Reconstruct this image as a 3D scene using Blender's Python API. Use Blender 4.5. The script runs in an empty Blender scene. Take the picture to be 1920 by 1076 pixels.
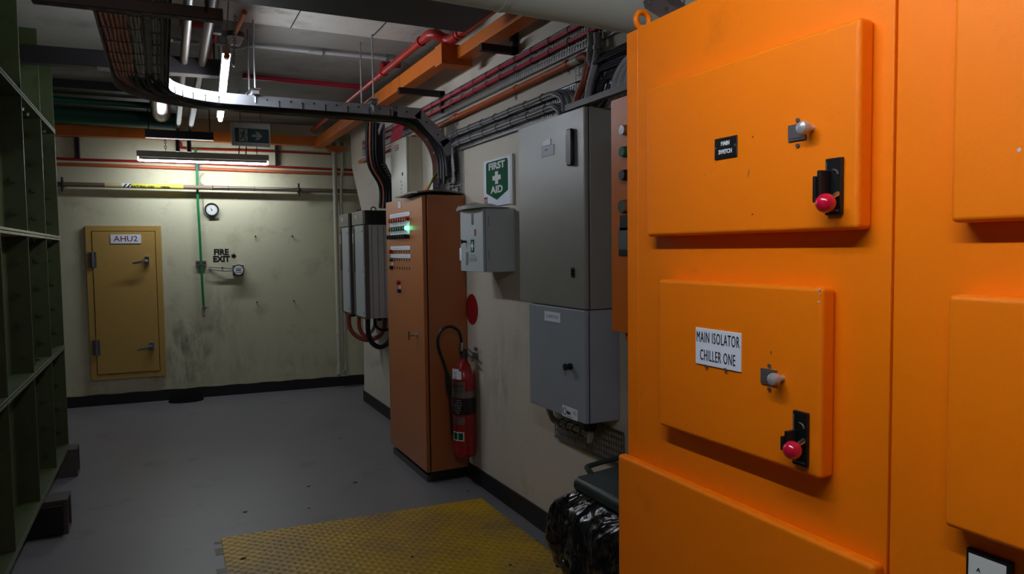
import bpy, bmesh, math, random
from mathutils import Matrix, Vector
S = bpy.context.scene
random.seed(7)

# ------------------------------------------------------------------ camera
FPX, YAW, PITCH, ROLL, EYE = 1340., .4545, .0530, -.0122, 1.6
fwd = Vector((math.sin(YAW)*math.cos(PITCH), math.cos(YAW)*math.cos(PITCH), -math.sin(PITCH)))
rgt = Vector((math.cos(YAW), -math.sin(YAW), 0)); upv = rgt.cross(fwd)
cr, sr = math.cos(ROLL), math.sin(ROLL)
rgt, upv = cr*rgt + sr*upv, -sr*rgt + cr*upv
EYEP = Vector((0, 0, EYE))
cam = bpy.data.cameras.new('camera'); camo = bpy.data.objects.new('camera', cam)
S.collection.objects.link(camo); S.camera = camo
m = Matrix((rgt, upv, -fwd)).transposed().to_4x4(); m.translation = EYEP
camo.matrix_world = m
cam.sensor_width = 36; cam.lens = 36*FPX/1920; cam.clip_start = .02; cam.clip_end = 60

# ------------------------------------------------------------------ world, view
w = bpy.data.worlds.new('World'); S.world = w; w.use_nodes = True
w.node_tree.nodes['Background'].inputs[0].default_value = (.5, .55, .6, 1)
w.node_tree.nodes['Background'].inputs[1].default_value = .02
S.view_settings.view_transform = 'Standard'; S.view_settings.look = 'None'
S.view_settings.gamma = 1; S.view_settings.use_curve_mapping = False
S.view_settings.exposure = 0.0
# strengths of the three fluorescent battens (near, hanging, far wall)
E_NEAR, E_HANG, E_FAR = 96, 112, 80
COOL = (.86, .92, 1.0)

# ------------------------------------------------------------------ measuring
def ray(px, py): return ((px-960)/FPX)*rgt - ((py-538)/FPX)*upv + fwd
def P(px, py, ax, v):
    d = ray(px, py); i = 'xyz'.index(ax); return EYEP + d*((v-EYEP[i])/d[i])

class Frame:
    """a wall or a face: x to the right as you look at it, y up, z out of it"""
    def __init__(s, o, x, y=(0, 0, 1)):
        x = Vector(x).normalized(); y = Vector(y).normalized(); z = x.cross(y)
        s.m = Matrix((x, y, z)).transposed().to_4x4(); s.m.translation = Vector(o)
        s.i = s.m.inverted(); s.o = Vector(o); s.z = z
    def at(s, px, py, h=0):
        d = ray(px, py); o = s.o + s.z*h
        t = (o-EYEP).dot(s.z)/d.dot(s.z); p = s.i @ (EYEP+d*t); return p.x, p.y
WX = 1.895
WR = Frame((WX, 0, 0), (0, -1, 0))                    # right wall: x = -Y
FA = -.069
FW = Frame((0, 8.603, 0), (math.cos(FA), math.sin(FA), 0))   # far wall: x = about X
def faceX(x): return Frame((x, 0, 0), (0, -1, 0))     # any face parallel to the right wall
def faceY(y): return Frame((0, y, 0), (1, 0, 0))

# ------------------------------------------------------------------ materials
def lin(c):
    return tuple(((v/255)/12.92 if v/255 <= .04045 else ((v/255+.055)/1.055)**2.4) for v in c) + (1,)
MATS = {}
def mat(name, col, rough=.5, metal=0., var=.06, scale=6., bump=0., bscale=60., dirt=None, emit=None, spec=.5, coat=0):
    if name in MATS: return MATS[name]
    M = bpy.data.materials.new(name); M.use_nodes = True; N = M.node_tree.nodes; L = M.node_tree.links
    b = N['Principled BSDF']; b.inputs['Roughness'].default_value = rough; b.inputs['Metallic'].default_value = metal
    b.inputs['Specular IOR Level'].default_value = spec; b.inputs['Coat Weight'].default_value = coat
    tc = N.new('ShaderNodeTexCoord')
    nz = N.new('ShaderNodeTexNoise'); nz.inputs['Scale'].default_value = scale; nz.inputs['Detail'].default_value = 5
    L.new(tc.outputs['Object'], nz.inputs['Vector'])
    mx = N.new('ShaderNodeMix'); mx.data_type = 'RGBA'; c = lin(col)
    mx.inputs[6].default_value = tuple(v*(1-var*2) for v in c[:3])+(1,)
    mx.inputs[7].default_value = tuple(min(1, v*(1+var*2)) for v in c[:3])+(1,)
    L.new(nz.outputs['Fac'], mx.inputs[0]); out = mx.outputs[2]
    if dirt:                                             # (colour, scale, low, high)
        n2 = N.new('ShaderNodeTexNoise'); n2.inputs['Scale'].default_value = dirt[1]; n2.inputs['Detail'].default_value = 8
        n2.inputs['Roughness'].default_value = .65
        L.new(tc.outputs['Object'], n2.inputs['Vector'])
        r = N.new('ShaderNodeMapRange'); r.inputs[1].default_value = dirt[2]; r.inputs[2].default_value = dirt[3]
        L.new(n2.outputs['Fac'], r.inputs[0])
        m2 = N.new('ShaderNodeMix'); m2.data_type = 'RGBA'; L.new(r.outputs[0], m2.inputs[0]); L.new(out, m2.inputs[6])
        m2.inputs[7].default_value = lin(dirt[0]); out = m2.outputs[2]
    L.new(out, b.inputs['Base Color'])
    if bump:
        n3 = N.new('ShaderNodeTexNoise'); n3.inputs['Scale'].default_value = bscale; n3.inputs['Detail'].default_value = 4
        L.new(tc.outputs['Object'], n3.inputs['Vector'])
        bp = N.new('ShaderNodeBump'); bp.inputs['Strength'].default_value = bump; bp.inputs['Distance'].default_value = .01
        L.new(n3.outputs['Fac'], bp.inputs['Height']); L.new(bp.outputs[0], b.inputs['Normal'])
    if emit:
        b.inputs['Emission Color'].default_value = tuple(emit[0])+(1,); b.inputs['Emission Strength'].default_value = emit[1]
    MATS[name] = M; M['out'] = 0
    return M

def stain(M, spots, col):
    """smudges with a shape of their own: spots = (x, y, z, rx, ry, rz, strength)"""
    N = M.node_tree.nodes; L = M.node_tree.links; b = N['Principled BSDF']
    src = b.inputs['Base Color'].links[0].from_socket
    tc = N.new('ShaderNodeTexCoord'); nz = N.new('ShaderNodeTexNoise'); mp = N.new('ShaderNodeMapping')
    mp.inputs['Scale'].default_value = (1, 1, .35); L.new(tc.outputs['Object'], mp.inputs['Vector'])
    nz.inputs['Scale'].default_value = 9; nz.inputs['Detail'].default_value = 8; nz.inputs['Roughness'].default_value = .7
    L.new(mp.outputs[0], nz.inputs['Vector'])
    tot = None
    for x, y, z, rx, ry, rz, k in spots:
        q = N.new('ShaderNodeMapping'); q.vector_type = 'POINT'
        q.inputs['Location'].default_value = (-x/rx, -y/ry, -z/rz); q.inputs['Scale'].default_value = (1/rx, 1/ry, 1/rz)
        L.new(tc.outputs['Object'], q.inputs['Vector'])
        ln = N.new('ShaderNodeVectorMath'); ln.operation = 'LENGTH'; L.new(q.outputs[0], ln.inputs[0])
        r = N.new('ShaderNodeMapRange'); r.interpolation_type = 'SMOOTHSTEP'
        r.inputs[1].default_value = 0; r.inputs[2].default_value = 1; r.inputs[3].default_value = k; r.inputs[4].default_value = 0
        L.new(ln.outputs['Value'], r.inputs[0])
        if tot is None: tot = r.outputs[0]
        else:
            a = N.new('ShaderNodeMath'); a.operation = 'MAXIMUM'; L.new(tot, a.inputs[0]); L.new(r.outputs[0], a.inputs[1]); tot = a.outputs[0]
    r2 = N.new('ShaderNodeMapRange'); r2.inputs[1].default_value = .42; r2.inputs[2].default_value = .72
    L.new(nz.outputs['Fac'], r2.inputs[0])
    mu = N.new('ShaderNodeMath'); mu.operation = 'MULTIPLY'; L.new(tot, mu.inputs[0]); L.new(r2.outputs[0], mu.inputs[1])
    mx = N.new('ShaderNodeMix'); mx.data_type = 'RGBA'; L.new(mu.outputs[0], mx.inputs[0]); L.new(src, mx.inputs[6])
    mx.inputs[7].default_value = lin(col); L.new(mx.outputs[2], b.inputs['Base Color'])

m_wallfar = mat('cream_wall_paint', (206, 203, 172), .6, var=.03, scale=2.5, bump=.12, bscale=30, dirt=((175, 168, 138), 3.5, .55, .8))
stain(m_wallfar, [(.22, 8.6, .5, .45, .6, .65, 1.05), (.55, 8.6, .85, .35, .6, .6, .6), (.1, 8.6, .25, .5, .5, .25, .8),
                  (.75, 8.6, .35, .5, .5, .5, .3), (1.5, 8.6, .3, .9, .5, .25, .35), (-.7, 8.6, .2, .4, .5, .2, .4)], (30, 26, 20))
m_wallr = mat('beige_wall_paint', (205, 196, 182), .62, var=.03, scale=3, bump=.15, bscale=45, dirt=((178, 168, 146), 3, .55, .8))
stain(m_wallr, [(1.9, 4.05, .75, .3, .2, .5, .55), (1.9, 6.2, .75, .3, .5, .45, .7), (1.9, 3.8, 1.0, .3, .25, .3, .3),
                (1.9, 4.75, 2.45, .2, .1, .18, .5)], (60, 50, 38))
m_conc = mat('ceiling_concrete', (136, 131, 125), .85, var=.1, scale=1.6, bump=.3, bscale=14, dirt=((96, 90, 84), 2.2, .5, .78))
m_board = mat('board_marked_concrete', (185, 180, 172), .85, var=.12, scale=4, bump=.4, bscale=22, dirt=((110, 104, 98), 3.2, .52, .75))
m_floor = mat('grey_floor_paint', (114, 113, 116), .42, var=.06, scale=2, bump=.06, bscale=25, dirt=((74, 72, 74), 2.6, .58, .78))
m_skirt = mat('black_skirting_paint', (24, 22, 28), .55, bump=.15, bscale=30)
m_orange = mat('orange_enamel', (248, 126, 0), .5, var=.02, scale=3, spec=.28, bump=.035, bscale=240, dirt=((222, 112, 6), 4, .62, .85))
m_orange2 = mat('dull_orange_enamel', (174, 102, 56), .36, var=.03, scale=4, bump=.03, bscale=150)
m_duct = mat('orange_duct_paint', (205, 106, 26), .45, var=.05, dirt=((150, 62, 18), 5, .55, .8))
m_burnt = mat('burnt_orange_enamel', (205, 104, 18), .35, var=.02)
m_red = mat('red_pipe_paint', (165, 34, 30), .35, dirt=((110, 30, 24), 6, .55, .8))
m_redcab = mat('red_cable', (178, 22, 52), .45)
m_cond = mat('orange_conduit', (192, 92, 44), .45, dirt=((140, 70, 40), 8, .55, .8))
m_condr = mat('red_brown_conduit', (146, 62, 38), .45)
m_browncab = mat('brown_cable', (178, 108, 84), .5, var=.12, scale=20)
m_greycab = mat('grey_cable', (160, 158, 160), .5, var=.1, scale=20)
m_dgreycab = mat('dark_grey_cable', (96, 96, 102), .5, var=.1)
m_blackcab = mat('black_cable', (20, 20, 24), .4)
m_orangecab = mat('orange_cable', (236, 112, 40), .45)
m_greencab = mat('green_yellow_cable', (96, 128, 50), .45)
m_galv = mat('galvanised_steel', (150, 152, 158), .42, metal=.75, var=.15, scale=12)
m_galvd = mat('dull_galvanised_steel', (112, 110, 112), .5, metal=.55, var=.15, scale=12)
m_white = mat('white_paint', (196, 198, 200), .45)
m_greypipe = mat('light_grey_conduit', (172, 172, 172), .45)
m_green = mat('tank_green_paint', (64, 74, 43), .45, var=.08, scale=4, dirt=((40, 44, 28), 5, .55, .8))
m_tankedge = mat('tank_flange_paint', (150, 150, 120), .5, var=.1, scale=10, dirt=((90, 84, 66), 12, .5, .75))
m_dkgreen = mat('dark_green_pipe', (22, 78, 60), .45)
m_black = mat('black_plastic', (16, 16, 18), .4)
m_blacksteel = mat('black_steel', (26, 24, 28), .45)
m_chan = mat('brown_grey_steel_channel', (72, 64, 62), .5, var=.1)
m_rust = mat('dark_pipe', (74, 60, 50), .42, metal=.15, var=.1)
m_chrome = mat('chrome', (200, 200, 205), .18, metal=1, var=.02)
m_satin = mat('satin_metal', (186, 186, 190), .32, metal=.45, var=.02)
m_dull = mat('dull_zinc', (130, 126, 130), .38, metal=.7, var=.05)
m_door = mat('mustard_enamel', (190, 154, 84), .42, var=.03, dirt=((150, 112, 50), 6, .62, .85))
m_label = mat('white_label', (232, 238, 250), .6, var=.01, spec=.25)
m_labeld = mat('black_lettering', (12, 10, 14), .5, var=0)
m_labelr = mat('dark_red_lettering', (120, 20, 34), .5, var=0)
m_labelw = mat('white_lettering', (226, 228, 230), .7, var=0, spec=.2)
m_redl = mat('red_label', (146, 14, 24), .45, var=.01)
m_signg = mat('green_sign', (4, 84, 52), .7, var=.01, spec=.15)
m_exitg = mat('dark_green_exit_panel', (22, 66, 62), .35, var=.01)
m_exitw = mat('pale_exit_pictogram', (150, 160, 156), .4, var=.01)
m_cab = mat('textured_grey_enamel', (134, 134, 130), .28, var=.04, scale=12, bump=.12, bscale=420, spec=.9)
m_cab2 = mat('smooth_grey_enamel', (150, 157, 166), .4, var=.02, bump=.04, bscale=200)
m_fabox = mat('white_box_enamel', (184, 192, 196), .42, var=.02)
m_panel = mat('cream_enamel', (190, 188, 168), .42, var=.02)
m_gas = mat('dull_gas_pipe', (118, 102, 84), .5, var=.08)
m_beigep = mat('beige_band', (196, 180, 136), .5)
m_yellow = mat('yellow_band', (204, 196, 70), .5)
m_hose = mat('green_hose', (10, 120, 66), .4)
m_ins = mat('pale_pipe_cladding', (222, 236, 226), .5, var=.05, scale=2, dirt=((186, 188, 170), 2.5, .55, .8))
m_foil = mat('shiny_cladding', (168, 170, 172), .22, metal=.9, var=.05)
m_redpl = mat('glossy_red_plastic', (196, 14, 52), .2, coat=.5)
m_ext = mat('extinguisher_red', (150, 6, 16), .28, coat=.4, var=.02)
m_glass = mat('gauge_glass', (214, 218, 214), .15, var=.01)
m_bin = mat('dark_green_plastic', (32, 46, 42), .42, bump=.08, bscale=120)
m_binbody = mat('brown_grey_plastic', (64, 52, 40), .6)
m_bag = mat('black_bin_liner', (16, 15, 20), .22, bump=.7, bscale=16, spec=.7)
m_paper = mat('crumpled_plastic_sheet', (150, 146, 146), .4, bump=.3, bscale=30)
m_invg = mat('warm_grey_drive_case', (150, 146, 144), .4, var=.02)
m_invf = mat('pale_drive_front', (186, 192, 196), .38, var=.02)
m_invt = mat('olive_grey_drive_cap', (128, 126, 116), .45, var=.02)
m_lred = mat('red_lens', (150, 16, 14), .25)
m_lgreen = mat('green_lens', (12, 92, 66), .25)
m_lit = mat('lit_green_lens', (40, 255, 120), .3, emit=((.12, 1., .35), 5))
m_blue = mat('blue_lens', (26, 40, 80), .3)
m_tube = mat('lit_tube', (255, 255, 255), .4, emit=(COOL, 1.), var=0)
def tube_mat(name, e):
    return mat(name, (255, 255, 255), .4, emit=(COOL, e), var=0)
m_batten = mat('batten_housing', (214, 210, 206), .5, var=.01)
m_copper = mat('copper_pipe', (176, 140, 112), .3, metal=.6, var=.08)
m_tape = mat('pale_floor_tape', (120, 124, 100), .6)
m_dust = mat('dust_speck', (60, 40, 28), .8)

def crumple():
    N = m_bag.node_tree.nodes; L = m_bag.node_tree.links; b = N['Principled BSDF']
    tc = N.new('ShaderNodeTexCoord'); h = None
    nz = N.new('ShaderNodeTexNoise'); nz.inputs['Scale'].default_value = 5; L.new(tc.outputs['Object'], nz.inputs['Vector'])
    mm = N.new('ShaderNodeMix'); mm.data_type = 'VECTOR'; mm.inputs[0].default_value = .18
    L.new(tc.outputs['Object'], mm.inputs[4]); L.new(nz.outputs['Color'], mm.inputs[5])
    mp = N.new('ShaderNodeMapping'); mp.inputs['Scale'].default_value = (1, 1, .5); L.new(mm.outputs[1], mp.inputs['Vector'])
    for sc, k in ((9, 1.), (22, .45), (50, .2)):
        v = N.new('ShaderNodeTexVoronoi'); v.feature = 'F1'; v.inputs['Scale'].default_value = sc; L.new(mp.outputs[0], v.inputs['Vector'])
        q = N.new('ShaderNodeMath'); q.operation = 'MULTIPLY'; q.inputs[1].default_value = k; L.new(v.outputs['Distance'], q.inputs[0])
        if h is None: h = q.outputs[0]
        else:
            a = N.new('ShaderNodeMath'); a.operation = 'ADD'; L.new(h, a.inputs[0]); L.new(q.outputs[0], a.inputs[1]); h = a.outputs[0]
    bp = N.new('ShaderNodeBump'); bp.inputs['Strength'].default_value = .9; bp.inputs['Distance'].default_value = .03
    L.new(h, bp.inputs['Height']); L.new(bp.outputs[0], b.inputs['Normal'])
crumple()

def chequer():
    M = mat('yellow_chequer_plate', (190, 150, 20), .42, metal=0., var=.05, dirt=((140, 112, 62), 1.4, .42, .62))
    N = M.node_tree.nodes; L = M.node_tree.links; b = N['Principled BSDF']
    tc = N.new('ShaderNodeTexCoord'); outs = []
    for a in (.785, -.785):
        mp = N.new('ShaderNodeMapping'); mp.inputs['Rotation'].default_value = (0, 0, a); L.new(tc.outputs['Object'], mp.inputs['Vector'])
        wv = N.new('ShaderNodeTexWave'); wv.inputs['Scale'].default_value = 7.5; wv.inputs['Distortion'].default_value = 0
        L.new(mp.outputs[0], wv.inputs['Vector']); outs.append(wv.outputs['Fac'])
    mx = N.new('ShaderNodeMath'); mx.operation = 'MULTIPLY'; L.new(outs[0], mx.inputs[0]); L.new(outs[1], mx.inputs[1])
    bp = N.new('ShaderNodeBump'); bp.inputs['Strength'].default_value = .55; bp.inputs['Distance'].default_value = .008
    L.new(mx.outputs[0], bp.inputs['Height']); L.new(bp.outputs[0], b.inputs['Normal'])
    src = b.inputs['Base Color'].links[0].from_socket     # bare paint worn off the raised studs
    m2 = N.new('ShaderNodeMix'); m2.data_type = 'RGBA'; r = N.new('ShaderNodeMapRange')
    r.inputs[1].default_value = .35; r.inputs[2].default_value = .9; r.inputs[4].default_value = .28
    L.new(mx.outputs[0], r.inputs[0]); L.new(r.outputs[0], m2.inputs[0]); L.new(src, m2.inputs[6])
    m2.inputs[7].default_value = lin((128, 100, 50)); L.new(m2.outputs[2], b.inputs['Base Color'])
    return M
m_cheq = chequer()

# ------------------------------------------------------------------ builder
class B:
    def __init__(s, fr=None): s.v = []; s.f = []; s.fr = fr; s.warp = None
    def add(s, vs, fs):
        n = len(s.v); s.v += [Vector(p) for p in vs]; s.f += [[i+n for i in f] for f in fs]; return s
    def box(s, lo, hi):
        (x0, y0, z0), (x1, y1, z1) = [sorted(t) for t in zip(lo, hi)] and (tuple(min(a, b) for a, b in zip(lo, hi)), tuple(max(a, b) for a, b in zip(lo, hi)))
        return s.add([(x0, y0, z0), (x1, y0, z0), (x1, y1, z0), (x0, y1, z0), (x0, y0, z1), (x1, y0, z1), (x1, y1, z1), (x0, y1, z1)],
                     [(0, 3, 2, 1), (4, 5, 6, 7), (0, 1, 5, 4), (1, 2, 6, 5), (2, 3, 7, 6), (3, 0, 4, 7)])
    def cbox(s, c, d): return s.box([c[i]-d[i]/2 for i in range(3)], [c[i]+d[i]/2 for i in range(3)])
    def prism(s, pts, z0, z1):
        n = len(pts)
        a = sum(pts[i][0]*pts[(i+1) % n][1]-pts[(i+1) % n][0]*pts[i][1] for i in range(n))
        if a < 0: pts = pts[::-1]
        return s.add([(x, y, z0) for x, y in pts]+[(x, y, z1) for x, y in pts],
                     [list(range(n))[::-1], list(range(n, 2*n))]+[(i, (i+1) % n, (i+1) % n+n, i+n) for i in range(n)])
    def tube(s, pts, r, seg=10, closed=False, cap=True, flat=1.):
        pts = [Vector(p) for p in pts]; n = len(pts); rs = r if isinstance(r, (list, tuple)) else [r]*n
        vs = []; fs = []; nrm = None
        for i, p in enumerate(pts):
            a = pts[(i-1) % n] if (i or closed) else p; c = pts[(i+1) % n] if (i < n-1 or closed) else p
            t = (c-a).normalized()
            if nrm is None:
                nrm = t.cross(Vector((0, 0, 1)));
                if nrm.length < .2: nrm = t.cross(Vector((0, 1, 0)))
            nrm = (nrm - t*nrm.dot(t)).normalized(); bn = t.cross(nrm)
            for k in range(seg):
                th = 2*math.pi*k/seg; vs.append(p + (nrm*math.cos(th)+bn*math.sin(th)*flat)*rs[i])
        m = n if closed else n-1
        for i in range(m):
            for k in range(seg):
                k2 = (k+1) % seg; j = (i+1) % n
                fs.append((i*seg+k, i*seg+k2, j*seg+k2, j*seg+k))
        if cap and not closed: fs += [list(range(seg))[::-1], [(n-1)*seg+k for k in range(seg)]]
        return s.add(vs, fs)
    def cyl(s, a, b, r, seg=20, r2=None): return s.tube([a, b], [r, r if r2 is None else r2], seg)
    def lathe(s, c, ax, prof, seg=24):
        """prof = (distance along ax, radius)"""
        ax = Vector(ax).normalized(); return s.tube_fixed([Vector(c)+ax*d for d, _ in prof], ax, [max(r, .0004) for _, r in prof], seg)
    def tube_fixed(s, pts, ax, rs, seg):
        u = ax.cross(Vector((0, 0, 1)));
        if u.length < .2: u = ax.cross(Vector((0, 1, 0)))
        u.normalize(); v = ax.cross(u); vs = []; fs = []
        for p, r in zip(pts, rs):
            for k in range(seg):
                th = 2*math.pi*k/seg; vs.append(p+(u*math.cos(th)+v*math.sin(th))*r)
        for i in range(len(pts)-1):
            for k in range(seg):
                k2 = (k+1) % seg; fs.append((i*seg+k, i*seg+k2, (i+1)*seg+k2, (i+1)*seg+k))
        fs += [list(range(seg))[::-1], [(len(pts)-1)*seg+k for k in range(seg)]]
        return s.add(vs, fs)
    def torus(s, c, ax, R, r, seg=24, rs=8, sx=1., sy=1.):
        ax = Vector(ax).normalized(); u = ax.cross(Vector((0, 0, 1)))
        if u.length < .2: u = ax.cross(Vector((0, 1, 0)))
        u.normalize(); v = ax.cross(u); c = Vector(c)
        return s.tube([c+u*math.cos(2*math.pi*k/seg)*R*sx+v*math.sin(2*math.pi*k/seg)*R*sy for k in range(seg)], r, rs, closed=True)
    def obj(s, name, m, parent=None, bevel=0, smooth=None, label=None, seg=2):
        vs = [(s.fr.m @ p) if s.fr else p for p in s.v]
        if s.warp: vs = [s.warp(p) for p in vs]
        me = bpy.data.meshes.new(name)
        if parent is not None: org = Vector((0, 0, 0)); q = parent
        else:
            lo = [min(p[i] for p in vs) for i in range(3)]; hi = [max(p[i] for p in vs) for i in range(3)]
            org = Vector(((lo[0]+hi[0])/2, (lo[1]+hi[1])/2, lo[2])) if name.split('_')[0] not in STRUCT else Vector((0, 0, 0))
        while parent is not None and q is not None: org = org + q.location; q = q.parent
        me.from_pydata([p-org for p in vs], [], s.f); me.update()
        bm = bmesh.new(); bm.from_mesh(me); bmesh.ops.recalc_face_normals(bm, faces=bm.faces); bm.to_mesh(me); bm.free()
        me.materials.append(m)
        o = bpy.data.objects.new(name, me); S.collection.objects.link(o)
        if parent is not None: o.parent = parent
        else: o.location = org
        if smooth is None: smooth = 35
        if smooth:
            for pl in me.polygons: pl.use_smooth = True
            me.set_sharp_from_angle(angle=math.radians(smooth))
        if bevel:
            bv = o.modifiers.new('bevel', 'BEVEL'); bv.width = bevel; bv.segments = seg; bv.limit_method = 'ANGLE'; bv.angle_limit = math.radians(40)
            if smooth: bv.harden_normals = True
        if label: o['label'] = label
        return o
STRUCT = ('wall', 'floor', 'ceiling', 'baseboard', 'trim', 'door', 'window')
def thing(name, label, cat, loc, group=None):
    o = bpy.data.objects.new(name, None); o.empty_display_size = .05; S.collection.objects.link(o); o.location = Vector(loc)
    return tag(o, label, cat, group)
def tag(o, label, cat, group=None, kind=None):
    o['label'] = label; o['category'] = cat
    if group: o['group'] = group
    if kind: o['kind'] = kind
    return o
def struct(o): o['kind'] = 'structure'; return o

_txt = {}
def text(fr, body, x, y, h, z, m, name, parent, xs=1., depth=.0008, align='CENTER', bold=0., warp=None, gap=1., rot=0, label=None, sp=1.):
    cu = bpy.data.curves.new('t', 'FONT'); cu.body = body; cu.size = h/.70; cu.align_x = align; cu.align_y = 'CENTER'
    cu.extrude = depth/2; cu.offset = bold; cu.space_line = gap; cu.resolution_u = 3; cu.space_character = sp
    t = bpy.data.objects.new('t', cu); S.collection.objects.link(t)
    dg = bpy.context.evaluated_depsgraph_get(); me = bpy.data.meshes.new_from_object(t.evaluated_get(dg))
    b = B(fr); c, s_ = math.cos(rot), math.sin(rot)
    b.v = [Vector((x+(p.co.x*xs)*c-p.co.y*s_, y+(p.co.x*xs)*s_+p.co.y*c, z+p.co.z)) for p in me.vertices]
    b.f = [list(pl.vertices) for pl in me.polygons]; b.warp = warp
    bpy.data.objects.remove(t); bpy.data.curves.remove(cu); bpy.data.meshes.remove(me)
    return b.obj(name, m, parent, smooth=0, label=label)
def arc(c, r, a0, a1, n, u, v):
    c, u, v = Vector(c), Vector(u), Vector(v)
    return [c+u*r*math.cos(a0+(a1-a0)*i/n)+v*r*math.sin(a0+(a1-a0)*i/n) for i in range(n+1)]
def smooth_path(pts, n=6):
    pts = [Vector(p) for p in pts]; q = [pts[0]]+pts+[pts[-1]]; out = []
    for i in range(1, len(q)-2):
        for k in range(n):
            t = k/n; a, b, c, d = q[i-1], q[i], q[i+1], q[i+2]
            out.append(.5*((2*b)+(c-a)*t+(2*a-5*b+4*c-d)*t*t+(3*b-a-3*c+d)*t**3))
    return out+[pts[-1]]

def crossp(fr, x, y, hw, hh, bh, bw, z0, z1):
    return B(fr).prism([(x-hw, y-hh), (x+hw, y-hh), (x+hw, y-bh), (x+bw, y-bh), (x+bw, y+bh), (x+hw, y+bh), (x+hw, y+hh), (x-hw, y+hh), (x-hw, y+bh), (x-bw, y+bh), (x-bw, y-bh), (x-hw, y-bh)], z0, z1)
# ================================================================== SETTING
CZ = 3.05
struct(B().box((-3, -2.6, -.1), (2.6, 9.2, 0)).obj('floor', m_floor, smooth=0))
struct(B().box((-3, -2.6, CZ), (2.6, 9.2, CZ+.15)).obj('ceiling', m_conc, smooth=0))
struct(B(FW).box((-3.2, 0, -.2), (2.6, CZ, 0)).obj('wall_far', m_wallfar, smooth=0))
wr = Frame((WX, 0, 0), (0, 1, 0))                      # x = Y ; its z points into the wall
b = B(wr); b.prism([(-2.6, 0), (7.51, 0), (7.43, 2.0), (7.83, 2.52), (7.86, CZ), (-2.6, CZ)], 0, .2)
struct(b.obj('wall_right', m_wallr, smooth=0))
struct(B().box((2.45, 7.2, 0), (2.6, 8.7, CZ)).obj('wall_recess', m_wallr, smooth=0))
struct(B().box((-3, -2.6, 0), (-2.85, 9, CZ)).obj('wall_left', m_wallr, smooth=0))
struct(B().box((-3, -2.75, 0), (2.6, -2.6, CZ)).obj('wall_behind', m_wallr, smooth=0))
# skirtings
b = B(FW); n = 60
u0 = FW.at(350, 745)[0]
pts = [(-3, .0), (2.45, .0), (2.45, .115)]+[(2.45-5.45*i/n, .115+.004*math.sin(i*1.7)) for i in range(1, n+1)]
b.prism(pts, 0, .012)
struct(b.obj('baseboard_far', m_skirt, smooth=0))
b = B(wr); b.prism([(-2.6, 0), (7.512, 0), (7.508, .11), (4.7, .105), (3.6, .12), (-2.6, .115)], -.012, 0)
struct(b.obj('baseboard_right', m_skirt, smooth=0))
# black patch that spills from the far skirting on to the floor
b = B(FW); pp = []
for k in range(28):
    t = 2*math.pi*k/28; pp.append((u0+.17*math.cos(t)*(1+.12*math.sin(3*t)), .0+.30*math.sin(t)*(1+.2*math.cos(2*t))))
fl = Frame(FW.m @ Vector((0, 0, .012)), (math.cos(FA), math.sin(FA), 0), (math.sin(FA), -math.cos(FA), 0))
b = B(fl); b.prism([(x, max(y, .0)) for x, y in pp], 0, -.0015)
tag(b.obj('tar_patch', mat('dull_tar', (12, 11, 14), .9, spec=.1)), 'black tar-like patch on the floor against the far skirting', 'stain')
# board-marked soffit strip and the dark beam in front of it
b = B().box((-3, 4.27, CZ-.03), (1.62, 4.76, CZ)); struct(b.obj('trim_1', m_board, smooth=0))
b = B()
for x in (.06, .78, 1.30): b.box((x, 4.272, CZ-.0315), (x+.006, 4.758, CZ-.03))
struct(b.obj('trim_2', m_skirt, smooth=0))
b = B().box((-3, 1.9, 2.78), (1.52, 3.66, CZ)); struct(b.obj('trim_3', m_blacksteel, smooth=0))
struct(B().box((-3, 7.0, 2.98), (.2, 7.9, CZ)).obj('trim_4', m_skirt, smooth=0))

# ================================================================== DOOR (air handling unit access door)
def quad_on(fr, pts, h=0):
    q = [fr.at(x, y, h) for x, y in pts]; return q
x0, y1 = FW.at(157, 423); x1, _ = FW.at(300, 423); _, y0 = FW.at(243, 709)
x0, x1 = -.708, .0
D = thing('door_1', 'mustard yellow hatch door with AHU2 sign on the far wall', 'door', FW.m @ Vector(((x0+x1)/2, y0, .0)))
D['kind'] = 'structure'
fwid = .055; y0 = .275; y1 = 1.895
B(FW).prism([(x0, y0), (x1, y0), (x1, y1), (x0, y1)], 0, .012).obj('frame_backing', m_labeld, D)
b = B(FW); g = .006
b.box((x0, y0, .012), (x0+fwid, y1, .035)).box((x1-fwid, y0, .012), (x1, y1, .035)).box((x0+fwid, y0, .012), (x1-fwid, y0+fwid, .035)).box((x0+fwid, y1-fwid, .012), (x1-fwid, y1, .035))
b.obj('door_frame', m_door, D, bevel=.002)
B(FW).box((x0+fwid+g, y0+fwid+g, .012), (x1-fwid-g, y1-fwid-g, .04)).obj('door_leaf', m_door, D, bevel=.003)
a, c = FW.at(236, 448, .04)
sg = B(FW).box((a-.142, c-.047, .04), (a+.142, c+.047, .046)).obj('sign_plate', m_label, D, label='white AHU2 plate')
text(FW, 'AHU2', a, c, .058, .0465, m_labelr, 'lettering', sg, 1.05)
for yy in (FW.at(173, 487)[1], FW.at(180, 651)[1]):
    h = B(FW).box((x0+fwid-.035, yy-.08, .035), (x0+fwid+.04, yy+.08, .043)).cyl((x0+fwid+.003, yy-.08, .047), (x0+fwid+.003, yy+.08, .047), .011, 12)
    h.obj('hinge', m_dull, D)
for px, py, mm in ((276, 488, m_chrome), (285, 648, m_dull)):
    a, c = FW.at(px, py, .04)
    hd = B(FW).cbox((a, c, .055), (.045, .085, .03)).obj('handle', mm, D, bevel=.006)
    B(FW).tube([(a, c-.005, .07), (a-.02, c-.005, .10), (a-.06, c-.018, .105), (a-.135, c-.03, .105)], [.016, .015, .013, .009], 10, flat=.8).obj('lever', mm, hd)

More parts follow.
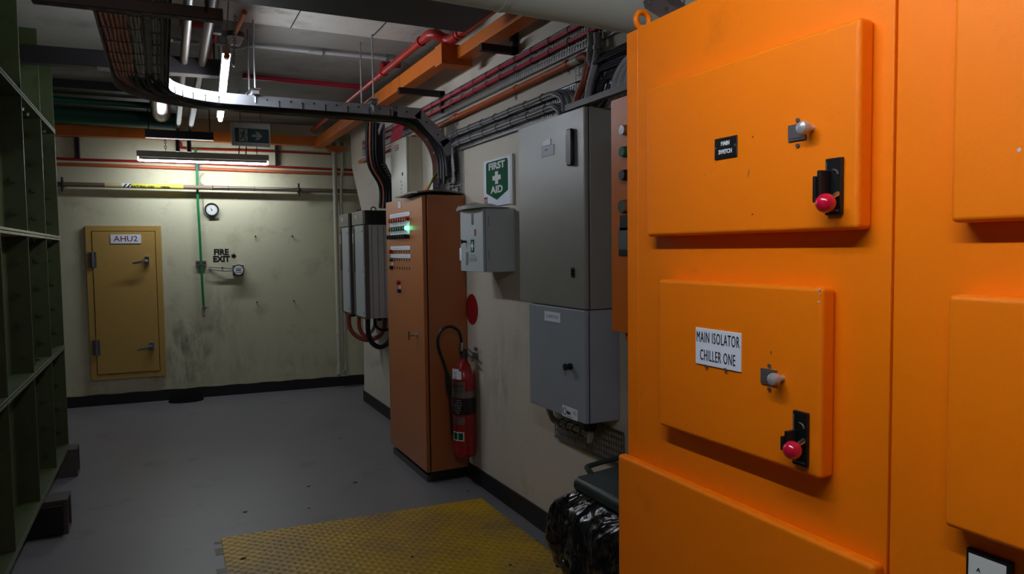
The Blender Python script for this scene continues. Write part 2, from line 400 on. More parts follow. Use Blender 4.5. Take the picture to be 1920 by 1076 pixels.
# ================================================================== FAR WALL THINGS
def on_wall_pipe(name, label, cat, fr, pix, h, r, m, group=None, clips=None, mclip=None, n=5, seg=10):
    pts = []
    for px, py in pix:
        u, v = fr.at(px, py, h); pts.append((u, v, h))
    pts = smooth_path(pts, n) if len(pts) > 2 else pts
    if not clips: return tag(B(fr).tube(pts, r, seg).obj(name, m), label, cat, group)
    t = thing(name, label, cat, fr.m @ Vector((pts[0][0], pts[0][1], h)), group)
    B(fr).tube(pts, r, seg).obj('pipe_run', m, t)
    for px, py, kind in clips:
        u, v = fr.at(px, py, h)
        if kind == 'saddle': bb = B(fr).torus((u, v, h), (1, 0, 0), r+.003, .003, 16, 6).box((u-.008, v, .0), (u+.008, v+r*2.2, .006))
        else: bb = B(fr).cbox((u, v, h/2+.01), (.045, r*5.2, h+.035)).cyl((u, v+r*2.6, h*.6), (u, v+r*3.6, h*.6), .018, 10)
        bb.obj('clamp', mclip or m_galv, t)
    return t
# gas pipe
G = thing('gas_pipe', 'long dull gas pipe with a yellow and beige marking band across the far wall', 'pipe', FW.m @ Vector((0, 2.33, .1)))
gp = [FW.at(107, 345, .1), FW.at(680, 359, .1)]
def gy(u): (a, b_), (c, d) = gp; return b_+(d-b_)*(u-a)/(c-a)
uL, uR = gp[0][0]-.02, 2.3
B(FW).cyl((uL, gy(uL), .1), (uR, gy(uR), .1), .024, 20).obj('pipe_run', m_gas, G)
def band(p0, p1, m, nm, lab=None, rr=.026):
    a = FW.at(p0, 351, .1)[0]; c = FW.at(p1, 352, .1)[0]
    return B(FW).cyl((a, gy(a), .1), (c, gy(c), .1), rr, 24).obj(nm, m, G, label=lab)
band(197, 229, m_beigep, 'marking_band', 'beige band'); band(246, 344, m_yellow, 'marking_band', 'yellow band')
wb = band(229, 246, m_labelw, 'marking_band', 'white band with black slashes')
def gwarp(u, v, w):      # (u, v) flat label coordinates -> on the pipe, v measured round it
    th = v/.0272; return Vector((u, gy(u)+.0272*math.sin(th), .1+.0272*math.cos(th)+w))
def pipe_text(body, px, h, xs, m, nm, par):
    u = FW.at(px, 352, .1)[0]
    return text(None, body, u, -.009, h, 0, m, nm, par, xs, depth=.0006, bold=.0008, warp=lambda p: FW.m @ gwarp(p.x, p.y, p.z+.0024))
yb = [o for o in G.children if o.get('label') == 'yellow band'][0]
pipe_text('NATURAL GAS', 268, .024, .95, m_labeld, 'lettering', yb)
pipe_text('100kPa', 310, .024, .95, m_labeld, 'lettering', yb)
u = FW.at(237, 352, .1)[0]
for du in (-.022, .016):
    b = B(); b.add([(u+du-.008, -.03, .0006), (u+du+.008, -.03, .0006), (u+du+.022, .0, .0006), (u+du+.006, .0, .0006), (u+du+.036, .03, .0006), (u+du+.020, .03, .0006)], [(0, 1, 2, 3), (3, 2, 4, 5)])
    b.warp = lambda p: FW.m @ gwarp(p.x, p.y*.7, p.z+.003); b.obj('slash_mark', m_labeld, wb)
for px, py in ((117, 346), (560, 356)):
    u, v = FW.at(px, py, .1)
    B(FW).cbox((u, v, .05), (.04, .03, .1)).torus((u, v, .1), (1, 0, 0), .032, .009, 20, 8).cyl((u, v+.03, .1), (u, v+.075, .1), .012, 10).cyl((u, v-.03, .1), (u, v-.07, .1), .012, 10).obj('pipe_clamp', m_blacksteel, G)
for px, py in ((399, 354), (428, 354), (477, 356)):
    u = FW.at(px, py, .1)[0]; B(FW).torus((u, gy(u), .1), (1, 0, 0), .026, .003, 18, 6).obj('cable_tie', m_blackcab, G)
# conduits
on_wall_pipe('orange_conduit', 'lower orange conduit below the far wall light fitting', 'conduit', FW, [(107, 310), (135, 308), (370, 316), (665, 327)], .03, .016, m_cond)
on_wall_pipe('red_conduit', 'red conduit just under the far wall light fitting', 'conduit', FW, [(107, 294), (128, 298), (370, 306), (665, 319)], .03, .013, m_red, clips=[(327, 305, 'saddle'), (481, 310, 'saddle')])
on_wall_pipe('red_conduit', 'thin red conduit bending down behind the exit sign', 'conduit', FW, [(338, 258), (340, 272), (352, 279), (480, 283), (620, 289)], .03, .010, m_red)
# green hose with bracket and tap
H = thing('green_hose', 'green hose hanging down the far wall to a small tap', 'hose', FW.m @ Vector((.35, .9, .04)))
pts = [FW.at(x, y, .045)+(.045,) for x, y in ((366, 276), (369, 310), (371, 380), (374, 430), (377, 490), (380, 545), (382, 575))]
B(FW).tube(smooth_path(pts, 5), .0125, 10).obj('hose_run', m_hose, H)
u, v = FW.at(377, 494, .02)
B(FW).box((u-.052, v-.03, 0), (u+.052, v-.006, .03)).box((u-.052, v+.006, 0), (u+.052, v+.03, .03)).cyl((u, v, .03), (u, v, .06), .016, 12).obj('hose_bracket', m_dull, H)
u, v = FW.at(382, 584, .045)
tp = B(FW).tube([(u, v+.05, .045), (u, v, .045), (u-.005, v-.03, .06), (u+.002, v-.055, .07)], [.015, .017, .013, .012], 10).obj('tap', m_dull, H)
B(FW).cyl((u, v+.02, .05), (u+.03, v+.045, .055), .006, 8).box((u+.0, v+.04, .05), (u+.055, v+.047, .062)).obj('tap_lever', m_dull, tp)
u, v = FW.at(370, 310, .045); B(FW).cbox((u, v, .03), (.045, .09, .05)).obj('hose_clamp', m_blacksteel, H)
# round gauge
u, v = FW.at(397, 393, .03)
T = thing('round_gauge', 'round black-rimmed dial gauge beside the green hose', 'gauge', FW.m @ Vector((u, v-.075, .0)))
B(FW).lathe((u, v, 0), (0, 0, 1), [(0, .066), (.02, .074), (.034, .074), (.040, .068), (.038, .058), (.030, .057)], 40).obj('case', m_blacksteel, T)
dl = B(FW).cyl((u, v, .028), (u, v, .033), .057, 40).obj('dial', m_glass, T)
b = B(FW)
for k in range(24):
    t = math.radians(-225+k*270/23+180)
    b.add([(u+math.cos(t)*r_+math.cos(t+1.57)*w_, v+math.sin(t)*r_+math.sin(t+1.57)*w_, .0335) for r_, w_ in ((.044, -.0009), (.051, -.0009), (.051, .0009), (.044, .0009))], [(0, 1, 2, 3)])
b.obj('dial_marks', m_labeld, dl)
B(FW).add([(u-.002, v-.012, .0345), (u-.016, v+.036, .0345), (u+.008, v-.014, .0345)], [(0, 1, 2)]).cyl((u, v, .033), (u, v, .037), .005, 12).obj('needle', m_labeld, dl)
pts = [FW.at(x, y, .012)+(.012,) for x, y in ((380, 363), (381, 385), (382, 398), (389, 406), (398, 409))]
B(FW).tube(smooth_path(pts, 6), .003, 6).obj('capillary_tube', m_dull, T)
a = FW.at(391, 410, .012)+(.012,); c = FW.at(411, 409, .012)+(.012,)
B(FW).tube([a, c], .005, 8).obj('sensor_bulb', m_blacksteel, T)
# cable from a hole above gas pipe
pts = [FW.at(x, y, .02)+(.02,) for x, y in ((382, 324), (375, 332), (376, 342), (388, 350), (400, 354))]
tag(B(FW).tube(smooth_path(pts, 6), .004, 6).obj('wire', m_greycab), 'thin wire curling from a wall hole down on to the gas pipe', 'cable')
pts = [FW.at(x, y, .13)+(.13,) for x, y in ((400, 352), (450, 352), (520, 354), (560, 352))]
tag(B(FW).tube(smooth_path(pts, 4), .004, 6).obj('wire', m_greycab), 'thin wire strapped along the right end of the gas pipe', 'cable')
# transmitter
u, v = FW.at(447, 506, .03)
T = thing('pressure_transmitter', 'square-backed round pressure transmitter under the FIRE EXIT lettering', 'instrument', FW.m @ Vector((u, v-.08, 0)))
B(FW).cbox((u-.002, v, .018), (.115, .115, .036)).obj('mounting_body', m_dull, T, bevel=.006)
B(FW).cyl((u, v, .034), (u, v, .075), .060, 36).torus((u, v, .074), (0, 0, 1), .056, .006, 36, 8).obj('housing', m_blacksteel, T)
f = B(FW).cyl((u, v, .07), (u, v, .078), .051, 32).obj('face', m_glass, T)
B(FW).cbox((u, v-.022, .079), (.07, .003, .001)).cbox((u, v+.02, .079), (.06, .003, .001)).cbox((u, v+.0, .079), (.05, .008, .001)).obj('dial_marks', m_labeld, f)
for pix in (((392, 501), (415, 502), (432, 503), (441, 501)), ((392, 501), (396, 505), (420, 508), (441, 507))):
    pts = [FW.at(x, y, .045)+(.045 if i else .01,) for i, (x, y) in enumerate(pix)]
    B(FW).tube(smooth_path(pts, 5), .006, 8).obj('sensing_tube', m_dull, T)
a = FW.at(417, 503, .045); B(FW).cbox((a[0], a[1], .045), (.018, .03, .02)).obj('tube_fitting', m_dull, T)
# painted lettering
for body, px, py, s_ in (('FIRE', 415, 474, 1.), ('EXIT', 415, 485.5, 1.)):
    pass
u, v = FW.at(415, 479.5)
t = text(FW, 'FIRE\nEXIT', u, v, .062, .001, m_labeld, 'painted_lettering', None, .95, depth=.0012, gap=.86, bold=.004)
tag(t, 'black FIRE EXIT words stencilled on the far wall', 'lettering')
u, v = FW.at(438, 480)
b = B(FW).prism([(u-.022, v+.018), (u, v+.018), (u, v+.036), (u+.03, v), (u, v-.036), (u, v-.018), (u-.022, v-.018)], 0, .0015)
tag(b.obj('painted_arrow', m_labeld, smooth=0), 'black arrow stencilled right of the FIRE EXIT words', 'lettering')
for i, (px, py) in enumerate(((478, 442), (547, 442), (481, 565), (550, 563))):
    u, v = FW.at(px, py)
    tag(B(FW).cyl((u, v, -.01), (u+.004, v-.004, .03), .006, 8).cyl((u+.004, v-.004, .028), (u+.005, v-.005, .032), .009, 8).obj('wall_bolt', m_dull),
        ('upper left', 'upper right', 'lower left', 'lower right')[i]+' of the four loose bolts in the far wall', 'bolt', 'bolts left in the far wall')
# vertical pipes on far wall with flange bottom
for i, (tx, ty, bx, by, r) in enumerate(((626, 268, 637, 694, .026), (641, 268, 648, 688, .021))):
    a = P(tx, ty, 'y', 8.36); c = P(bx, by, 'y', 8.36)
    T = thing('vertical_pipe', ('left and longer', 'right and thinner')[i]+' of two cream pipes running down the far wall corner', 'pipe', (c.x, c.y, c.z), 'cream pipes in the far corner')
    bot = Vector((c.x, c.y, c.z))
    pts = [a, a.lerp(bot, .18)+Vector((0, .0, 0)), bot] if i == 0 else [a, a.lerp(bot, .12), a.lerp(bot, .24)+Vector((-.02, 0, 0)), bot]
    if i: pts = smooth_path(pts, 4)
    B().tube(pts, r, 14).obj('pipe_run', m_panel, T)
    for za, zb, rk in ((-.04, .05, 1.25), (.42, .46, 1.2)): B().cyl(bot+Vector((0, 0, za)), bot+Vector((0, 0, zb)), r*rk, 14).obj('coupling', m_panel, T)
    B().tube([bot-Vector((0, 0, .03)), bot-Vector((0, -.05, .06)), bot-Vector((0, -.17, .07))], r*.5, 10).obj('outlet', m_panel, T)
a = P(668, 365, 'y', 8.4); c = P(672, 400, 'y', 8.4)
tag(B().tube([Vector((2.13, 8.38, 2.32)), Vector((2.13, 8.38, 1.6))], .012, 8).obj('red_conduit', m_red), 'short upright red conduit in the far right corner', 'conduit')

# far wall batten
def batten(name, label, a, b_, up, w, h, e, tm, side=0., half=0, rt=.0135):
    """housing on top, tube below it"""
    a, b_, up = Vector(a), Vector(b_), Vector(up).normalized(); d = (b_-a).normalized(); s_ = d.cross(up).normalized(); L_ = (b_-a).length
    T = thing(name, label, 'light', (a+b_)/2)
    fr = Frame(a, d, up)
    B(fr).prism([(0, h*.30), (0, h), (L_, h), (L_, h*.30)], -w/2, w/2).obj('housing', m_batten, T, bevel=.004)
    for u_ in (.012, L_-.012): B(fr).cbox((u_, h*.1, 0), (.02, h*.62, w*.45)).obj('end_cap', m_batten, T)
    if half:                                             # emits downwards only, opaque white back
        for nm, a0, a1, mm in (('lamp_tube', 270-half, 270+half, tm), ('tube_back', 270+half, 630-half, m_batten)):
            b = B(fr); n = 14
            for i in range(n+1):
                t = math.radians(a0+(a1-a0)*i/n)
                for uu in (.02, L_-.02): b.v.append(Vector((uu, rt*math.sin(t), rt*math.cos(t))))
            b.f = [(2*i, 2*i+1, 2*i+3, 2*i+2) for i in range(n)]
            b.obj(nm, mm, T)
    else: B(fr).cyl((.02, 0, side), (L_-.02, 0, side), .0135, 16).obj('lamp_tube', tm, T)
    return T
LB = batten('wall_batten_light', 'lit batten light hanging on chains before the far wall', FW.m @ Vector((-.165, 2.555, .42)), FW.m @ Vector((1.10, 2.555, .42)), (0, 0, 1), .05, .085, 1, tube_mat('far_tube', E_FAR), half=80, rt=.022)
def chain(pts_top, pts_bot, n, m, parent, name='chain', r=.006, R=.011):
    b = B(); a, c = Vector(pts_top), Vector(pts_bot)
    for k in range(n):
        p = a.lerp(c, (k+.5)/n); ax = (1, 0, 0) if k % 2 else (0, 1, 0)
        L_ = (c-a).length/n
        b.torus(p, ax, R, r*.5, 10, 5, sx=.8, sy=L_*.62/R)
    return b.obj(name, m, parent)
for u in (.1, .98):
    p = FW.m @ Vector((u, 2.64, .42)); chain((p.x, p.y, 2.98), p, 12, m_blacksteel, LB)
for du in (0., .07):
    p = FW.m @ Vector((.80+du, 2.64, .42)); B().tube([p, p+Vector((.01, 0, .12)), p+Vector((.06-du, 0, .25))], .006, 6).obj('feed_wire', m_blackcab, LB)

# exit sign
ES = faceY(6.9)
a = ES.at(432, 228); c = ES.at(508, 275)
ex0, ex1, ey0, ey1 = a[0]+.004, c[0]-.002, 2.56, 2.77
T = thing('exit_sign', 'white framed running man exit sign hanging under the ceiling', 'sign', ((ex0+ex1)/2, 6.9, ey0))
B(ES).box((ex0, ey0, -.04), (ex1, ey1, .01)).obj('housing', m_white, T, bevel=.012, seg=3)
fp = B(ES).box((ex0+.028, ey0+.03, .01), (ex1-.015, ey0+.155, .014)).obj('face_panel', m_exitg, T)
fx, fy = ex0+.028, ey0+.03
B(ES).box((fx+.035, fy+.008, .014), (fx+.108, fy+.12, .0148)).obj('doorway_pictogram', m_exitw, fp)
man = B(ES); mx_, my_ = fx+.072, fy
def limb(pts, w_):
    for (xa, ya), (xb, yb_) in zip(pts, pts[1:]):
        d = Vector((xb-xa, yb_-ya, 0)); nn = Vector((-d.y, d.x, 0)).normalized()*w_/2
        man.add([(xa+nn.x, ya+nn.y, .0155), (xa-nn.x, ya-nn.y, .0155), (xb-nn.x, yb_-nn.y, .0155), (xb+nn.x, yb_+nn.y, .0155)], [(0, 1, 2, 3)])
man.cyl((mx_+.01, my_+.103, .0145), (mx_+.01, my_+.103, .0156), .0085, 16)
limb([(mx_+.004, my_+.092), (mx_-.006, my_+.055)], .018)
limb([(mx_+.006, my_+.088), (mx_+.018, my_+.068), (mx_+.036, my_+.066)], .007)
limb([(mx_+.0, my_+.09), (mx_-.02, my_+.084), (mx_-.03, my_+.068)], .007)
limb([(mx_-.004, my_+.058), (mx_+.012, my_+.036), (mx_+.02, my_+.008)], .009)
limb([(mx_-.008, my_+.056), (mx_-.012, my_+.032), (mx_-.038, my_+.034)], .009)
man.obj('running_man', m_exitg, fp, smooth=0)
ax_, ay_ = fx+.195, fy+.062
B(ES).prism([(ax_-.05, ay_-.011), (ax_-.002, ay_-.011), (ax_-.024, ay_-.036), (ax_+.004, ay_-.036), (ax_+.042, ay_), (ax_+.004, ay_+.036), (ax_-.024, ay_+.036), (ax_-.002, ay_+.011), (ax_-.05, ay_+.011)], .014, .0148).obj('arrow', m_exitw, fp)
for x in (ex0+.08, ex1-.08): B(ES).cyl((x, ey1-.01, -.02), (x, CZ, -.02), .004, 8).obj('suspension_rod', m_galvd, T)

# ================================================================== GREEN SECTIONAL TANK
TX, TY1, TZ0, TZ1 = -.65, 5.98, .225, 3.0
T = thing('sectional_tank', 'dark green bolted sectional tank wall with projecting flanges at left', 'tank', (TX-.4, 4, TZ0))
FD = .10
B().box((TX-.9, 1.2, TZ0), (TX-FD, TY1+.02, TZ1)).obj('tank_wall', m_green, T, smooth=0)
fins = [5.98, 5.34, 4.65, 3.91, 3.2, 2.5]
for y in fins:
    B().box((TX-FD-.01, y-.006, TZ0+.01), (TX, y+.006, TZ1)).obj('vertical_flange', m_green, T, bevel=.002)
    bb = B().box((TX-.004, y-.007, TZ0+.02), (TX+.001, y+.007, TZ1))
for z in (TZ0, .94, 1.715, 2.465):
    B().box((TX-FD-.01, 1.2, z-.015), (TX+.004, TY1+.012, z-.002)).box((TX-FD-.01, 1.2, z+.002), (TX+.004, TY1+.012, z+.015)).obj('horizontal_flange', m_tankedge if z > 1.5 and z < 2 else m_green, T, bevel=.002)
rows = [TZ0+.13+.195*k for k in range(4)]
nb = 0
def bolt(bb, p, ax, r=.017, h=.012):
    ax = Vector(ax); return bb.cyl(p, Vector(p)+ax*.003, r*1.35, 14).cyl(Vector(p)+ax*.003, Vector(p)+ax*h, r, 6)
for y in fins[:5]:
    for base in (TZ0, .94, 1.715):
        for k in range(4 if base > 1 or y > 4 else 4):
            z = base+.12+.17*k
            if z > 2.45 or nb >= 60: continue
            bolt(B(), (TX-.052, y-.006, z), (0, -1, 0)).obj('flange_bolt', m_green, T); nb += 1
for z, s_ in ((.955, 1), (1.698, -1), (1.73, 1), (2.448, -1)):
    for y in [6-.17*k for k in range(1, 9)]:
        if min(abs(y-f_) for f_ in fins) < .05: continue
        bolt(B(), (TX-.05, y, z), (0, 0, s_), .014, .018).obj('flange_bolt', m_green, T)
# open ended steel beams under the tank
for i, (y, xe) in enumerate(((4.74, -.535), (5.95, -.60))):
    h = .2; wd = .17; t_ = .01
    b = B()
    b.box((TX-.6, y, 0), (xe, y+t_, h)).box((TX-.6, y+wd-t_, 0), (xe, y+wd, h)).box((TX-.6, y+t_, h-t_), (xe, y+wd-t_, h)).box((TX-.6, y+t_, 0), (xe, y+wd-t_, t_))
    # nearer beam's dark mouth towards the camera is a black block added below
    tag(b.obj('support_beam', m_chan, smooth=0), ('hollow steel beam end sticking out from under the green tank, nearer one', 'farther hollow steel beam under the far corner of the green tank')[i], 'beam', 'steel beams under the tank')
B0 = P(60, 940, 'y', 4.735)
b = B().box((TX-.3, 4.7, 0.02), (-.555, 4.738, .18)); tag(b.obj('packing_block', m_labeld, smooth=0), 'black block added as the shaded open mouth of the nearer beam under the tank', 'block')  # flat black stands in for the shade inside the beam's open end

# ================================================================== FLOOR PLATE
b = B(); b.add([(.244, 4.247, .0), (1.79, 4.147, .0), (1.775, 2.0, .0), (.20, 2.0, .0)], [(0, 1, 2, 3)])
n0 = len(b.v); b.v = []; b.f = []
cs = [(.244, 4.247), (1.79, 4.147), (1.775, 2.0), (.20, 2.0)]
b.prism(cs, 0.0005, .007)
tag(b.obj('chequer_plate', m_cheq, bevel=.0015), 'worn yellow chequer plate lying on the grey floor', 'floor plate')
for i, (px, py, L_) in enumerate(((409, 1017, .03), (412, 1034, .09), (415, 1070, .05))):
    p = P(px, py, 'z', 0)
    tag(B().box((p.x-.022, p.y-L_/2, .0003), (p.x+.018, p.y+L_/2, .0016)).obj('tape_scrap', m_tape), ('short pale tape scrap at the far left corner of the yellow plate', 'longest pale tape scrap along the left edge of the yellow plate', 'nearest pale tape scrap left of the yellow plate')[i], 'tape', 'tape scraps by the plate')
for i, (px, py, s_) in enumerate(((579, 912, .012), (666, 905, .016), (579, 953, .007), (456, 1047, .014), (773, 1044, .008), (957, 1059, .008), (460, 960, .012), (639, 822, .008), (1007, 1014, .006), (878, 921, .01))):
    p = P(px, py, 'z', .008 if i in (3, 4, 5, 8) else 0)
    b = B(); bz = p.z+.0002
    b.prism([(p.x+s_*math.cos(t)*(1+.3*math.sin(3*t+i)), p.y+s_*.7*math.sin(t)) for t in [k*.7 for k in range(9)]], bz, bz+.003)
    names = ('dark speck on the grey floor, left of the plate top corner', 'brown flake on the floor between tank and orange cabinet', 'tiny crumb on the floor beyond the plate', 'dark scrape on the left side of the plate', 'brown crumb in the middle of the plate', 'dark crumb on the right side of the plate', 'dark flake on the floor left of the plate', 'small bright speck on the floor near the grey drives', 'pale grit near the right edge of the plate', 'dark scrap on the floor by the orange cabinet plinth')
    tag(b.obj('paint_flake', m_dust if i != 7 else m_blue), names[i], 'floor speck', 'bits on the floor')

# ================================================================== ORANGE CONTROL CABINET (free standing)
CX, CY0, CY1, CZ0, CZ1 = 1.58, 4.595, 5.46, .075, 1.975
CF = faceX(CX)
T = thing('control_cabinet', 'tall dull orange control cabinet with rows of lamps and switches', 'cabinet', ((CX+WX)/2, (CY0+CY1)/2, 0))
B().box((CX+.035, CY0, CZ0), (WX-.004, CY1, CZ1)).obj('body', m_orange2, T, bevel=.004)
B().box((CX+.027, CY0+.012, CZ0+.012), (CX+.035, CY1-.012, CZ1-.012)).obj('door_seal', m_labeld, T)
B().box((CX, CY0+.002, CZ0), (CX+.027, CY1-.002, CZ1-.003)).obj('door', m_orange2, T, bevel=.005)
B().box((CX+.04, CY0+.03, 0), (WX-.03, CY1-.03, CZ0)).obj('plinth', m_blacksteel, T)
B().box((CX+.012, CY0+.03, 0), (CX+.04, CY1-.03, .045)).obj('plinth_cover', m_chan, T)
def L_at(px, py, h=0): return CF.at(px, py, h)
def plate(fr, x, y, w_, h_, z0, z1, m, nm, par, bev=.0008, label=None):
    return B(fr).box((x-w_/2, y-h_/2, z0), (x+w_/2, y+h_/2, z1)).obj(nm, m, par, bevel=bev, label=label)
xl = L_at(734.5, 413)[0]; xr = L_at(766, 411)[0]; zr = lambda px, py: L_at(px, py)[1]
step = (xr-xl)/7
z1_, z2_, z3_ = zr(750, 412.5), zr(750, 429), zr(751, 444)
for zz in (zr(751, 403), zr(751, 420), zr(751, 436.5)):
    s_ = plate(CF, (xl+xr)/2, zz, abs(xr-xl)+.07, .03, 0, .004, m_label, 'label_strip', T)
    B(CF).cbox(((xl+xr)/2, zz, .0042), (abs(xr-xl)*.9, .0025, .0006)).obj('lettering', m_greycab, s_)
for k in range(8):
    B(CF).cyl((xl+step*k, z1_, 0), (xl+step*k, z1_, .028), .0165, 16, .014).obj('indicator_lamp', m_lred, T, label='red lamp')
    B(CF).cyl((xl+step*k, z2_, 0), (xl+step*k, z2_, .028), .0165, 16, .014).obj('indicator_lamp', m_lit if k == 7 else m_lgreen, T, label='lit green lamp' if k == 7 else 'green lamp')
    sw = B(CF).cyl((xl+step*k, z3_, 0), (xl+step*k, z3_, .018), .0165, 16).obj('rotary_switch', m_black, T)
    B(CF).cbox((xl+step*k, z3_, .03), (.008, .03, .026)).obj('switch_knob', m_black, sw)
z4, z5, z6 = zr(752, 471.5), zr(752, 487), zr(752, 502.5)
for zz in (zr(752, 465), zr(752, 480)):
    s_ = plate(CF, (xl+xr)/2, zz, abs(xr-xl)+.07, .028, 0, .004, m_label, 'label_strip', T)
    B(CF).cbox(((xl+xr)/2, zz, .0042), (abs(xr-xl)*.9, .0025, .0006)).obj('lettering', m_greycab, s_)
for k in range(8):
    for zz, first in ((z4, m_lred), (z5, m_lgreen), (z6, m_black)):
        if k == 0: B(CF).cyl((xl, zz, 0), (xl, zz, .026), .016, 16, .014).obj('indicator_lamp' if first is not m_black else 'rotary_switch', first, T, label={m_lred.name: 'red lamp', m_lgreen.name: 'green lamp'}.get(first.name, 'black switch'))
        else: B(CF).cyl((xl+step*k, zz, -.0002), (xl+step*k, zz, .002), .012, 16).obj('blanking_hole', m_chan, T)
plate(CF, xl, (z5+z6)/2, .03, .028, 0, .004, m_label, 'name_label', T)
x, y = L_at(750, 530); xb, yb2 = L_at(751, 545)
B(CF).cyl((x, y, 0), (x, y, .026), .0165, 16, .014).obj('indicator_lamp', m_lred, T, label='single red lamp')
B(CF).cyl((xb, yb2, 0), (xb, yb2, .026), .0165, 16, .014).obj('indicator_lamp', m_blue, T, label='dark blue lamp')
plate(CF, (x+xb)/2, (y+yb2)/2, .035, .028, 0, .004, m_label, 'name_label', T)
x, y = L_at(749.5, 384); s_ = plate(CF, x, y, .06, .045, 0, .004, m_label, 'name_label', T)
for dy in (-.01, 0, .01): B(CF).cbox((x, y+dy, .0043), (.045, .003, .0006)).obj('lettering', m_greycab, s_)
x, y = L_at(783, 628)
hh = B(CF).cyl((x, y, 0), (x, y, .012), .018, 16).cyl((x, y, .01), (x, y, .06), .007, 12).cyl((x, y-.03, .062), (x, y+.03, .062), .007, 12).obj('t_handle', m_chrome, T)
# folded sheet on top
b = B(); z = CZ1+.002
pl = [(1.53, 4.54), (1.885, 4.60), (1.87, 5.02), (1.51, 4.97)]
b = B(); nx = 10; ny = 10; vs = []
for i in range(nx+1):
    for j in range(ny+1):
        u, v = i/nx, j/ny
        a = Vector(pl[0]).lerp(Vector(pl[1]), u); c = Vector(pl[3]).lerp(Vector(pl[2]), u); q = a.lerp(c, v)
        vs.append((q.x, q.y, z+.012+.012*math.sin(u*3.1)*(1-v)+.006*math.sin(5*v+3*u)))
vs2 = [(x, y, z_-.010) for x, y, z_ in vs]; N_ = len(vs)
fs = []
for i in range(nx):
    for j in range(ny):
        a = i*(ny+1)+j; fs += [(a, a+1, a+ny+2, a+ny+1), (a+N_, a+ny+1+N_, a+ny+2+N_, a+1+N_)]
rim = [i*(ny+1) for i in range(nx+1)]+[nx*(ny+1)+j for j in range(1, ny+1)]+[i*(ny+1)+ny for i in range(nx-1, -1, -1)]+[j for j in range(ny-1, 0, -1)]
for a, c in zip(rim, rim[1:]+rim[:1]): fs.append((a, c, c+N_, a+N_))
b.add(vs+vs2, fs)
tag(b.obj('cover_sheet', m_galvd), 'thin dull metal sheet lying on top of the orange control cabinet', 'sheet')

# ================================================================== FIRE EXTINGUISHER
ex, ey, er = 1.808, 4.46, .078
T = thing('fire_extinguisher', 'red fire extinguisher with black hose hung beside the orange cabinet', 'extinguisher', (ex, ey, .205))
z0 = .205
B().lathe((ex, ey, z0), (0, 0, 1), [(0, er*.86), (.012, er*.97), (.025, er), (.52, er), (.56, er*.93), (.60, er*.72), (.63, er*.45), (.655, er*.3), (.66, er*.28)], 40).obj('cylinder', m_ext, T)
va = B().cyl((ex, ey, z0+.655), (ex, ey, z0+.72), .022, 16).cyl((ex-.03, ey, z0+.69), (ex+.03, ey, z0+.69), .014, 12).obj('valve', m_chan, T)
B().tube([(ex, ey, z0+.72), (ex+.02, ey-.03, z0+.725), (ex+.03, ey-.10, z0+.70)], .011, 8, flat=.5).obj('carry_handle', m_chan, T)
B().tube([(ex, ey, z0+.70), (ex+.02, ey-.03, z0+.69), (ex+.03, ey-.095, z0+.655)], .010, 8, flat=.5).obj('squeeze_lever', m_chan, T)
B().tube([(ex+.03, ey-.04, z0+.69), (ex+.042, ey-.05, z0+.66)], .002, 6).box((ex+.036, ey-.06, z0+.54), (ex+.041, ey-.03, z0+.66)).obj('tag', m_beigep, T)
hz = lambda px, py: P(px, py, 'y', ey-.02)
ctr = [hz(864, 660), hz(865, 640), hz(860, 621), hz(845, 612), hz(829, 618), hz(821, 635), hz(823, 655), hz(832, 680), hz(838, 700)]
ho = B().tube(smooth_path([(ex-.01, ey, z0+.70)]+ctr, 6), .0105, 12).obj('hose', m_black, T)
B().cyl(hz(864, 658), hz(864.5, 642), .014, 12).obj('hose_ferrule', m_chrome, ho)
B().tube([hz(838, 697), hz(840, 708), hz(842, 735), hz(843, 742)], [.014, .02, .019, .010], 12).obj('horn_grip', m_black, T)
B().tube([hz(843, 740), hz(848, 815)], [.008, .010], 10).obj('horn', m_black, T)
B().lathe((ex, ey, z0+.405), (0, 0, 1), [(0, er), (.0005, er+.003), (.045, er+.003), (.0455, er)], 40).obj('wall_strap', m_dull, T)
def cylpatch(a0, a1, zA, zB, m, nm, par, dr=.0012, label=None):
    b = B(); n = 10
    for i in range(n+1):
        t = a0+(a1-a0)*i/n
        for zz in (zA, zB): b.v.append(Vector((ex+(er+dr)*math.cos(t), ey+(er+dr)*math.sin(t), zz)))
    b.f = [(2*i, 2*i+1, 2*i+3, 2*i+2) for i in range(n)]
    return b.obj(nm, m, par, label=label)
va_ = math.atan2(-ey, -ex)            # towards the camera
rad = math.radians
def ctext(body, a, zz, h, m, nm, par, xs=1.):
    R_ = er+.0022
    return text(None, body, 0, 0, h, 0, m, nm, par, xs, depth=.0003, warp=lambda p: Vector((ex+R_*math.cos(a+p.x/R_), ey+R_*math.sin(a+p.x/R_), zz+p.y)))
pp = cylpatch(va_-rad(75), va_-rad(12), z0+.53, z0+.585, m_label, 'paper_label', T); cylpatch(va_-rad(75), va_-rad(25), z0+.585, z0+.60, m_label, 'paper_label', T)
ctext('A 3', va_-rad(48), z0+.572, .014, m_labelr, 'lettering', pp); ctext('-----', va_-rad(45), z0+.553, .012, m_labeld, 'lettering', pp); ctext('AB(E)', va_-rad(45), z0+.538, .009, m_labelr, 'lettering', pp)
pp = cylpatch(va_-rad(80), va_+rad(5), z0+.452, z0+.515, m_dull, 'brand_label', T)
ctext('guard', va_-rad(38), z0+.487, .026, m_labelr, 'lettering', pp, 1.1)
pp = cylpatch(va_-rad(80), va_+rad(88), z0+.29, z0+.40, m_black, 'instruction_label', T)
